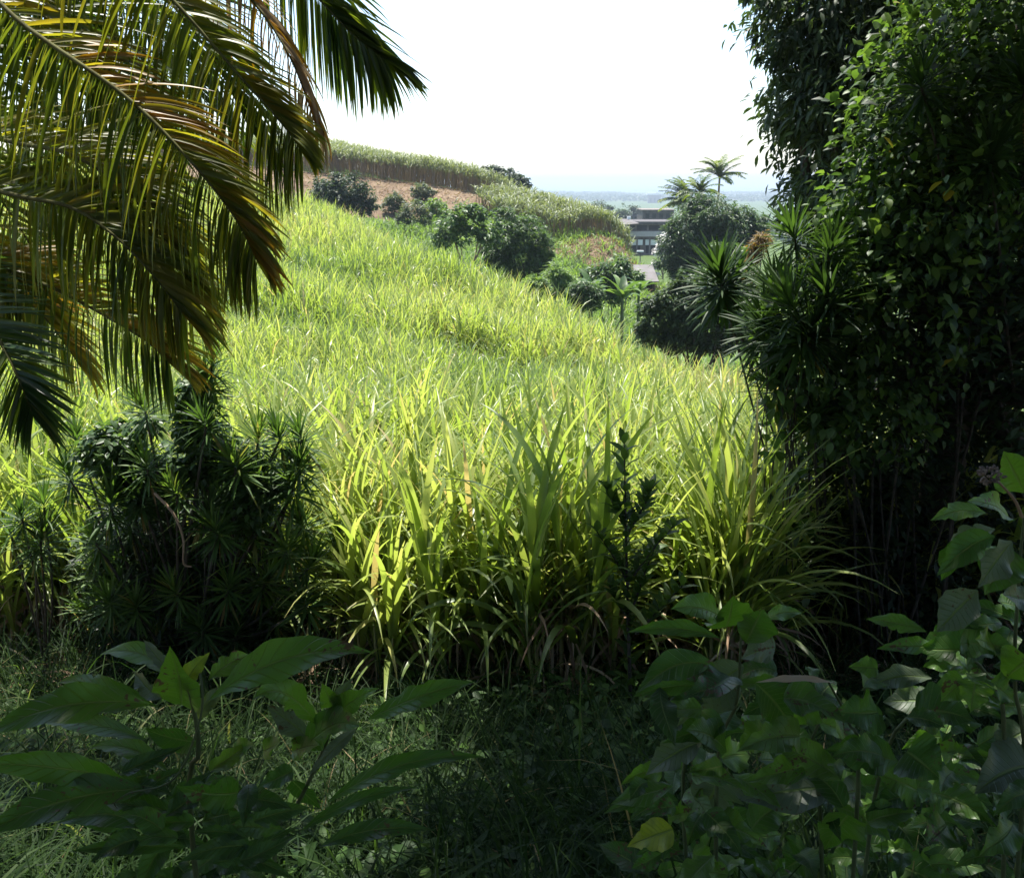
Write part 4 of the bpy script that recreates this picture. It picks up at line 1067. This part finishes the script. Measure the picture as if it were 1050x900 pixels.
# ------------------------------------------------------------------ big-leaved foreground plants
def big_leaf(parent, P0, P1, width, arch=.12, nrm=None, tint=.4, twist=0.0, label=None, mat='bigleaf', prof='big', name='leaf'):
    P0 = np.asarray(P0, float); P1 = np.asarray(P1, float)
    S, K = 26, 9
    t = np.linspace(0, 1, S + 1)
    d = P1 - P0; L = np.linalg.norm(d)
    n = np.array([U(-.25, .25), -.75 + U(-.15, .15), .75]) if nrm is None else np.asarray(nrm, float)
    n /= np.linalg.norm(n)
    upv = np.array([0, 0, 1.0])
    P = P0[None] + d[None] * t[:, None] + (upv * arch * L)[None] * (4 * t * (1 - t))[:, None]
    P += np.cross(d, upv)[None] * (U(-.06, .06) * np.sin(t * PI * 1.3))[:, None]
    tan = np.gradient(P, axis=0); tan /= np.linalg.norm(tan, axis=1)[:, None]
    side = np.cross(tan, n); side /= np.linalg.norm(side, axis=1)[:, None] + 1e-6
    nn = np.cross(side, tan)
    tw = twist * (t - .3)
    side, nn = side * np.cos(tw)[:, None] + nn * np.sin(tw)[:, None], nn * np.cos(tw)[:, None] - side * np.sin(tw)[:, None]
    if prof == 'heart':
        w = np.interp(t, [0, .06, .2, .35, .6, .8, .93, 1], [.25, .75, 1, .96, .66, .32, .09, .008])
    else:
        w = np.interp(t, [0, .06, .2, .4, .6, .8, .93, 1], [.06, .2, .68, 1, .9, .5, .15, .008])
    ks = np.linspace(-1, 1, K)
    ph, ph2 = U(0, 6.28), U(0, 6.28)
    W = w * width * .5
    B = np.ones((S + 1, K))
    for sg_ in (-1, 1):
        for _ in range(int(U(0, 3.2))):
            bt, bw, bd = U(.2, .9), U(.02, .06), U(.12, .42)
            B *= 1 - (bd * np.exp(-((t - bt) / bw) ** 2))[:, None] * np.clip(ks * sg_, 0, 1)[None] ** 2
    edge = .12 * width * np.abs(ks)[None] ** 2 * np.sin(t[:, None] * U(9, 16) + ph + ks[None] * 1.2) * np.minimum(1, w)[:, None]
    V = P[:, None, :] + side[:, None, :] * (W[:, None] * ks[None] * (1 + .04 * np.sin(t * 31 + ph2)[:, None]) * B)[..., None] \
        + nn[:, None, :] * (W[:, None] * np.abs(ks)[None] ** 1.2 * U(.12, .4) + edge)[..., None]
    idx = np.arange((S + 1) * K).reshape(S + 1, K)
    q = np.stack([idx[:-1, :-1], idx[:-1, 1:], idx[1:, 1:], idx[1:, :-1]], -1).reshape(-1, 4)
    mb = MB()
    mb.add(V.reshape(-1, 3), q, tint, np.repeat(t, K), np.tile(ks, S + 1))
    # petiole
    o = mb.build(name, M[mat], parent)
    if label: o['label'] = label
    return o


def stemtube(parent, pts, r0, r1, name='stem', mat='stem_green', n=14):
    mb = MB(); tube(mb, curve(pts, n), np.linspace(r0, r1, n), 8)
    return mb.build(name, M[mat], parent)


def PX(px, Y): return px * Y / FPX * 1.05


# left plant, two shoots
b0 = at(200, 900, 1.45); b0[2] = gz(b0[0], 1.45)
left = empty('broad_leaved_plant', b0, 'broad leaved plant with long pointed leaves in the lower left foreground', 'plant', 'broad leaved foreground plants')
stemtube(left, [b0, at(196, 850, 1.45), at(204, 770, 1.42), at(196, 715, 1.4), at(188, 690, 1.4)], .006, .003)
for (u0, v0, u1, v1, w, arch, tint, Y0, Y1, pr, nr) in (
        (216, 716, 382, 667, 46, .10, .50, 1.4, 1.38, 'big', None), (153, 722, -18, 762, 44, .16, .46, 1.4, 1.3, 'big', None),
        (160, 724, 55, 702, 26, .10, .40, 1.45, 1.55, 'big', None), (150, 758, 40, 742, 24, .06, .36, 1.45, 1.6, 'big', None),
        (130, 800, -30, 788, 34, .08, .38, 1.4, 1.25, 'big', None), (155, 808, -25, 866, 46, .14, .34, 1.38, 1.25, 'big', None),
        (172, 790, 92, 766, 24, .10, .45, 1.45, 1.55, 'big', None), (186, 722, 176, 662, 54, .0, .55, 1.42, 1.36, 'heart', (0, -1, .35)),
        (190, 702, 104, 670, 26, .12, .52, 1.42, 1.55, 'big', None), (214, 697, 258, 672, 26, .10, .58, 1.42, 1.5, 'big', None),
        (166, 716, 136, 688, 26, .0, .90, 1.44, 1.5, 'big', (0, -1, .2)), (176, 690, 146, 656, 16, .05, .93, 1.42, 1.46, 'big', (0, -1, .3)),
        (244, 812, 180, 806, 42, -.05, .30, 1.36, 1.3, 'heart', (.1, -1, .3)), (236, 818, 298, 830, 28, .10, .18, 1.4, 1.35, 'big', None),
        (190, 868, 72, 874, 20, .06, .22, 1.42, 1.35, 'big', None), (208, 872, 304, 900, 24, .06, .2, 1.42, 1.35, 'big', None),
        (200, 735, 236, 700, 20, .1, .78, 1.44, 1.5, 'heart', (0, -1, .3)), (205, 760, 150, 745, 34, -.1, .25, 1.46, 1.5, 'big', (0, -1, .1)),
        (190, 700, 215, 668, 22, .05, .72, 1.42, 1.46, 'heart', (0, -1, .3)), (215, 790, 262, 760, 22, .05, .66, 1.5, 1.6, 'heart', None),
        (150, 850, 60, 842, 30, .1, .2, 1.5, 1.55, 'big', None), (180, 830, 110, 800, 30, -.06, .15, 1.5, 1.55, 'big', None)):
    big_leaf(left, at(u0, v0, Y0), at(u1, v1, Y1), PX(w, Y0), arch, nr, tint, U(-.3, .3), None, prof=pr)
for i in range(48):
    ang = U(0, 6.28); yy = U(1.35, 1.65); p0 = at(U(120, 260), U(790, 900), yy)
    dr = np.array([math.cos(ang), .5 * math.sin(ang), U(-.3, .3)]); dr /= np.linalg.norm(dr)
    big_leaf(left, p0, p0 + dr * PX(U(40, 80), yy), PX(U(18, 30), yy), U(0, .15), None, U(.02, .4), U(-.4, .4), prof='heart' if U(0, 1) < .5 else 'big')
# curled tendril
P = [at(205, 690, 1.38), at(208, 715, 1.36), at(203, 745, 1.35), at(185, 790, 1.34), at(165, 806, 1.33), at(135, 812, 1.32), at(118, 822, 1.32), at(120, 828, 1.32)]
stemtube(left, P, .0022, .0012, 'tendril', 'stem_green', 26)['label'] = 'pale curling tendril'

b0 = at(275, 900, 1.6); b0[2] = gz(b0[0], 1.6)
mid = empty('broad_leaved_plant', b0, 'second broad leaved shoot with one very narrow long leaf, right of the tendril', 'plant', 'broad leaved foreground plants')
stemtube(mid, [b0, at(280, 890, 1.6), at(308, 820, 1.6), at(335, 760, 1.58), at(342, 724, 1.58)], .006, .003)
for (u0, v0, u1, v1, w, arch, tint, pr, nr) in (
        (327, 744, 258, 716, 34, .24, .50, 'big', None), (318, 758, 274, 722, 30, .0, .92, 'big', (0, -1, .2)),
        (378, 737, 487, 700, 30, .06, .44, 'big', None), (343, 735, 388, 706, 30, .06, .58, 'heart', None),
        (308, 770, 372, 742, 46, .10, .40, 'big', None), (366, 746, 316, 796, 16, .06, .95, 'big', (-.5, -1, .1)),
        (336, 822, 497, 776, 24, .10, .30, 'big', None), (307, 853, 432, 806, 16, .08, .26, 'big', None),
        (327, 868, 446, 850, 24, .08, .16, 'big', None), (342, 724, 330, 700, 24, .0, .62, 'heart', (0, -1, .4)),
        (342, 722, 362, 694, 20, .0, .9, 'heart', (0, -1, .4)), (300, 790, 262, 810, 26, .06, .3, 'heart', None),
        (300, 800, 330, 830, 26, .0, .12, 'heart', (0, -1, .2)), (290, 850, 230, 850, 26, .06, .2, 'big', None),
        (300, 770, 330, 762, 26, .0, .64, 'heart', None), (270, 770, 290, 760, 24, .0, .6, 'heart', None), (240, 770, 262, 762, 24, .0, .55, 'heart', None)):
    big_leaf(mid, at(u0, v0, 1.58), at(u1, v1, 1.55 + U(-.08, .1)), PX(w, 1.58), arch, nr, tint, U(-.3, .3), None, prof=pr)


def Z8(x, y): return 620 + x * .5, 450 + y * .5


def bush(label, base_u, Y, leaves, nrand, region, stems, extra=None, tints=(.08, .62), Lr=(32, 82)):
    b = at(base_u, 905, Y); b[2] = gz(b[0], Y)
    o = empty('broad_leaved_plant', b, label, 'plant', 'broad leaved foreground plants')
    for s in stems:
        stemtube(o, [b + [U(-.05, .05), U(-.05, .05), 0]] + [at(u, v, Y + dy) for u, v, dy in s], .007, .003)
    for (x0, y0, x1, y1, w, arch, tint, pr, nr) in leaves:
        u0, v0 = Z8(x0, y0); u1, v1 = Z8(x1, y1)
        yy = Y + U(-.15, .1)
        big_leaf(o, at(u0, v0, yy), at(u1, v1, yy + U(-.12, .08)), PX(w * .8, Y), arch, nr, tint, U(-.4, .4), None, prof=pr)
    for i in range(nrand):
        u, v = region[0] + U(0, 1) * (region[1] - region[0]), region[2] + U(0, 1) * (region[3] - region[2])
        yy = Y + U(-.15, .5)
        ang = U(0, 6.28); l_ = U(*Lr)
        p0 = at(u, v, yy)
        dr = np.array([math.cos(ang), math.sin(ang) * .7 - .2, U(-.45, .15)]); dr /= np.linalg.norm(dr)
        L = l_ * Y / FPX
        big_leaf(o, p0, p0 + dr * L, L * U(.38, .66), U(.0, .16), (U(-.4, .4), -.55 + U(-.3, .3), .8), U(*tints), U(-.5, .5), None, prof='heart' if U(0, 1) < .6 else 'big')
    return o


NU = (0, -.5, .85)
bush('broad leaved plant with raised top leaves and one big sheen tinted leaf at right centre', 745, 2.05, [
    (245, 370, 138, 350, 40, .10, .5, 'big', None), (235, 408, 45, 396, 26, .08, .42, 'big', None), (250, 385, 265, 322, 70, 0, .5, 'heart', (0, -1, .4)),
    (290, 418, 325, 345, 60, 0, .42, 'big', (.3, -1, .3)), (330, 370, 402, 355, 24, .05, .45, 'big', None), (285, 465, 150, 592, 70, .12, .88, 'big', (.4, -.8, .6)),  # grey tint paints sheen on the widest leaf here
    (225, 465, 60, 520, 44, .14, .28, 'big', None), (195, 505, 58, 527, 26, .05, .4, 'big', None), (350, 428, 280, 450, 44, .05, .86, 'heart', None),
    (310, 500, 385, 590, 60, .05, .15, 'big', None), (240, 690, 198, 770, 90, .0, .86, 'heart', (0, -.9, .4)), (200, 620, 85, 690, 44, .1, .84, 'big', None),
    (250, 640, 170, 600, 50, .1, .25, 'big', None), (140, 800, 45, 838, 46, .05, .745, 'heart', None), (130, 775, 192, 757, 30, .0, .6, 'heart', None), (180, 850, 235, 875, 36, 0, .5, 'heart', None),  # yellow tint paints sunlight on one low leaf
    (150, 740, 50, 780, 40, .08, .14, 'big', None), (330, 600, 275, 640, 44, .05, .55, 'heart', None)], 66, (655, 830, 680, 900),
     [[(735, 800, 0), (755, 720, 0), (760, 650, 0)], [(700, 820, .1), (720, 720, .1), (745, 690, .1)]])
bush('dense low broad leaved bush with overlapping dark leaves at the bottom right', 890, 2.0, [
    (430, 530, 380, 590, 60, .05, .5, 'heart', None), (660, 395, 535, 370, 26, .06, .5, 'big', None), (690, 432, 560, 432, 26, .06, .36, 'big', None),
    (560, 470, 500, 468, 30, .05, .6, 'heart', None), (670, 490, 520, 512, 36, .05, .86, 'big', None), (690, 540, 570, 540, 44, .05, .85, 'big', None),
    (490, 700, 340, 628, 50, .10, .60, 'big', None), (600, 660, 455, 640, 60, .06, .3, 'big', None), (400, 610, 270, 640, 50, .06, .56, 'heart', None),
    (480, 712, 278, 742, 70, .05, .9, 'big', NU), (525, 720, 458, 748, 44, .05, .86, 'heart', None), (500, 770, 450, 842, 70, .05, .45, 'heart', (0, -1, .3)),
    (560, 560, 470, 560, 60, .0, .35, 'heart', None), (640, 560, 760, 580, 70, .1, .18, 'heart', None), (620, 640, 690, 700, 80, .05, .30, 'heart', None),
    (730, 560, 690, 620, 60, .05, .35, 'heart', NU), (420, 850, 370, 880, 70, 0, .2, 'heart', None), (640, 720, 560, 690, 60, .08, .55, 'heart', None),
    (700, 790, 660, 830, 60, 0, .42, 'heart', None), (690, 640, 760, 655, 40, .05, .58, 'heart', None)], 76, (790, 1010, 680, 900),
     [[(880, 800, 0), (870, 740, .05), (850, 700, .05)], [(900, 800, .1), (950, 720, .1), (990, 690, .1)], [(840, 820, 0), (830, 770, 0), (845, 730, 0)]], tints=(.08, .62))
o = bush('taller broad leaved plant with a dry flower head at the right edge', 1055, 1.9, [
    (862, 110, 818, 25, 60, .0, .6, 'big', (-.4, -1, .2)), (782, 152, 664, 166, 26, .06, .5, 'big', None), (830, 170, 750, 130, 34, .08, .5, 'big', None),
    (800, 185, 690, 250, 40, .08, .9, 'big', None), (835, 210, 765, 305, 50, .05, .88, 'big', (.3, -1, .3)), (765, 310, 680, 395, 56, .0, .95, 'big', (-.3, -1, .5)),
    (800, 200, 680, 280, 40, .1, .35, 'big', None), (835, 225, 780, 320, 60, .05, .42, 'big', None), (740, 195, 690, 290, 40, .05, .2, 'big', None),
    (870, 330, 815, 318, 40, .0, .88, 'big', None), (780, 390, 715, 372, 36, .05, .62, 'heart', None), (800, 420, 760, 410, 40, .0, .7, 'heart', None),
    (780, 500, 720, 480, 40, .06, .66, 'heart', None), (760, 500, 750, 560, 44, .06, .6, 'heart', None), (735, 490, 690, 540, 44, .06, .56, 'heart', None), (790, 500, 840, 540, 50, .05, .5, 'heart', None),
    (870, 670, 755, 725, 80, .05, .88, 'heart', NU), (860, 600, 790, 650, 50, .05, .86, 'heart', NU), (870, 450, 820, 490, 60, 0, .64, 'heart', None)], 48, (975, 1060, 610, 890),
     [[(1050, 800, 0), (1040, 700, 0), (1045, 590, 0), (1050, 530, 0)], [(1030, 760, 0), (1010, 690, 0), (985, 670, 0)]], tints=(.08, .62))
fc = at(1015, 487, 1.88)
stemtube(o, [at(1048, 530, 1.9), at(1040, 512, 1.89), at(1022, 492, 1.88)], .004, .0025, 'flower_stalk', 'bark_pale', 8)
mb = MB()
for i in range(60):
    d = rng.normal(size=3); d /= np.linalg.norm(d); c_ = fc + d * [.032, .028, .022] * U(.6, 1)
    tube(mb, [c_ - d * .004, c_, c_ + d * .005], [.0015, .0042, .0012], 5, 0.5)
mb.build('flower_head', M['flower'], o)
# dead straw-coloured leaf lying over the bush
mb = MB(); p0 = at(*Z8(472, 500), 1.85); p1 = at(*Z8(308, 495), 1.85)
o = big_leaf(None, p0, p1, .022, .02, (0, -.3, 1), .95, .2, None, mat='dry', name='fallen_leaf')
tag(o, 'long dry straw coloured leaf lying across the broad leaved plants at right', 'leaf')

# ------------------------------------------------------------------ haze
HB = (-61000, -300, -140), (61000, 61000, 26)
mb = MB(); box(mb, *HB)
m, nt, nd, lk = newmat('haze')
v = nd.new('ShaderNodeVolumePrincipled'); v.inputs['Color'].default_value = (.58, .68, .80, 1); v.inputs['Density'].default_value = 3e-4; v.inputs['Anisotropy'].default_value = .2
o_ = nd.new('ShaderNodeOutputMaterial'); lk.new(v.outputs[0], o_.inputs['Volume'])
tag(mb.build('haze', m, smooth_shade=False), 'pale coastal haze', 'haze', kind='stuff')

# ------------------------------------------------------------------ light, sky, camera
SUN_EL, SUN_AZ = R(72), R(-25)          # azimuth from +Y towards +X
w = bpy.data.worlds.new('World'); sc.world = w; w.use_nodes = True
nd, lk = w.node_tree.nodes, w.node_tree.links
sky = nd.new('ShaderNodeTexSky'); sky.sky_type = 'NISHITA'; sky.sun_disc = False
sky.sun_elevation = SUN_EL; sky.sun_rotation = SUN_AZ; sky.dust_density = 1.1; sky.air_density = 1.0; sky.ozone_density = 1.0
bg = nd['Background']; bg.inputs['Strength'].default_value = .116
lk.new(sky.outputs[0], bg.inputs['Color'])
sd = bpy.data.lights.new('sun', 'SUN'); sd.energy = 5.0; sd.angle = R(.6); sd.color = (1, .96, .88)
so = bpy.data.objects.new('sun', sd); COL.objects.link(so)
from mathutils import Vector
dirv = Vector((math.sin(SUN_AZ) * math.cos(SUN_EL), math.cos(SUN_AZ) * math.cos(SUN_EL), math.sin(SUN_EL)))
so.rotation_euler = dirv.to_track_quat('Z', 'Y').to_euler(); so.location = dirv * 60

cd = bpy.data.cameras.new('camera'); co = bpy.data.objects.new('camera', cd); COL.objects.link(co)
cd.sensor_fit = 'HORIZONTAL'; cd.sensor_width = 36; cd.lens = 36 * FPX / 1050
cd.clip_start = .05; cd.clip_end = 200000
co.location = (0, 0, 0); co.rotation_euler = (PI / 2 - PITCH, 0, 0)
sc.camera = co
sc.view_settings.view_transform = 'Standard'; sc.view_settings.look = 'None'; sc.view_settings.gamma = 1
sc.view_settings.exposure = 1.42; sc.view_settings.use_curve_mapping = False
cy = sc.cycles
cy.max_bounces = 6; cy.diffuse_bounces = 3; cy.glossy_bounces = 2; cy.transmission_bounces = 4; cy.volume_bounces = 0; cy.transparent_max_bounces = 4
cy.use_denoising = True
cy.caustics_reflective = False; cy.caustics_refractive = False
cy.sample_clamp_indirect = 6
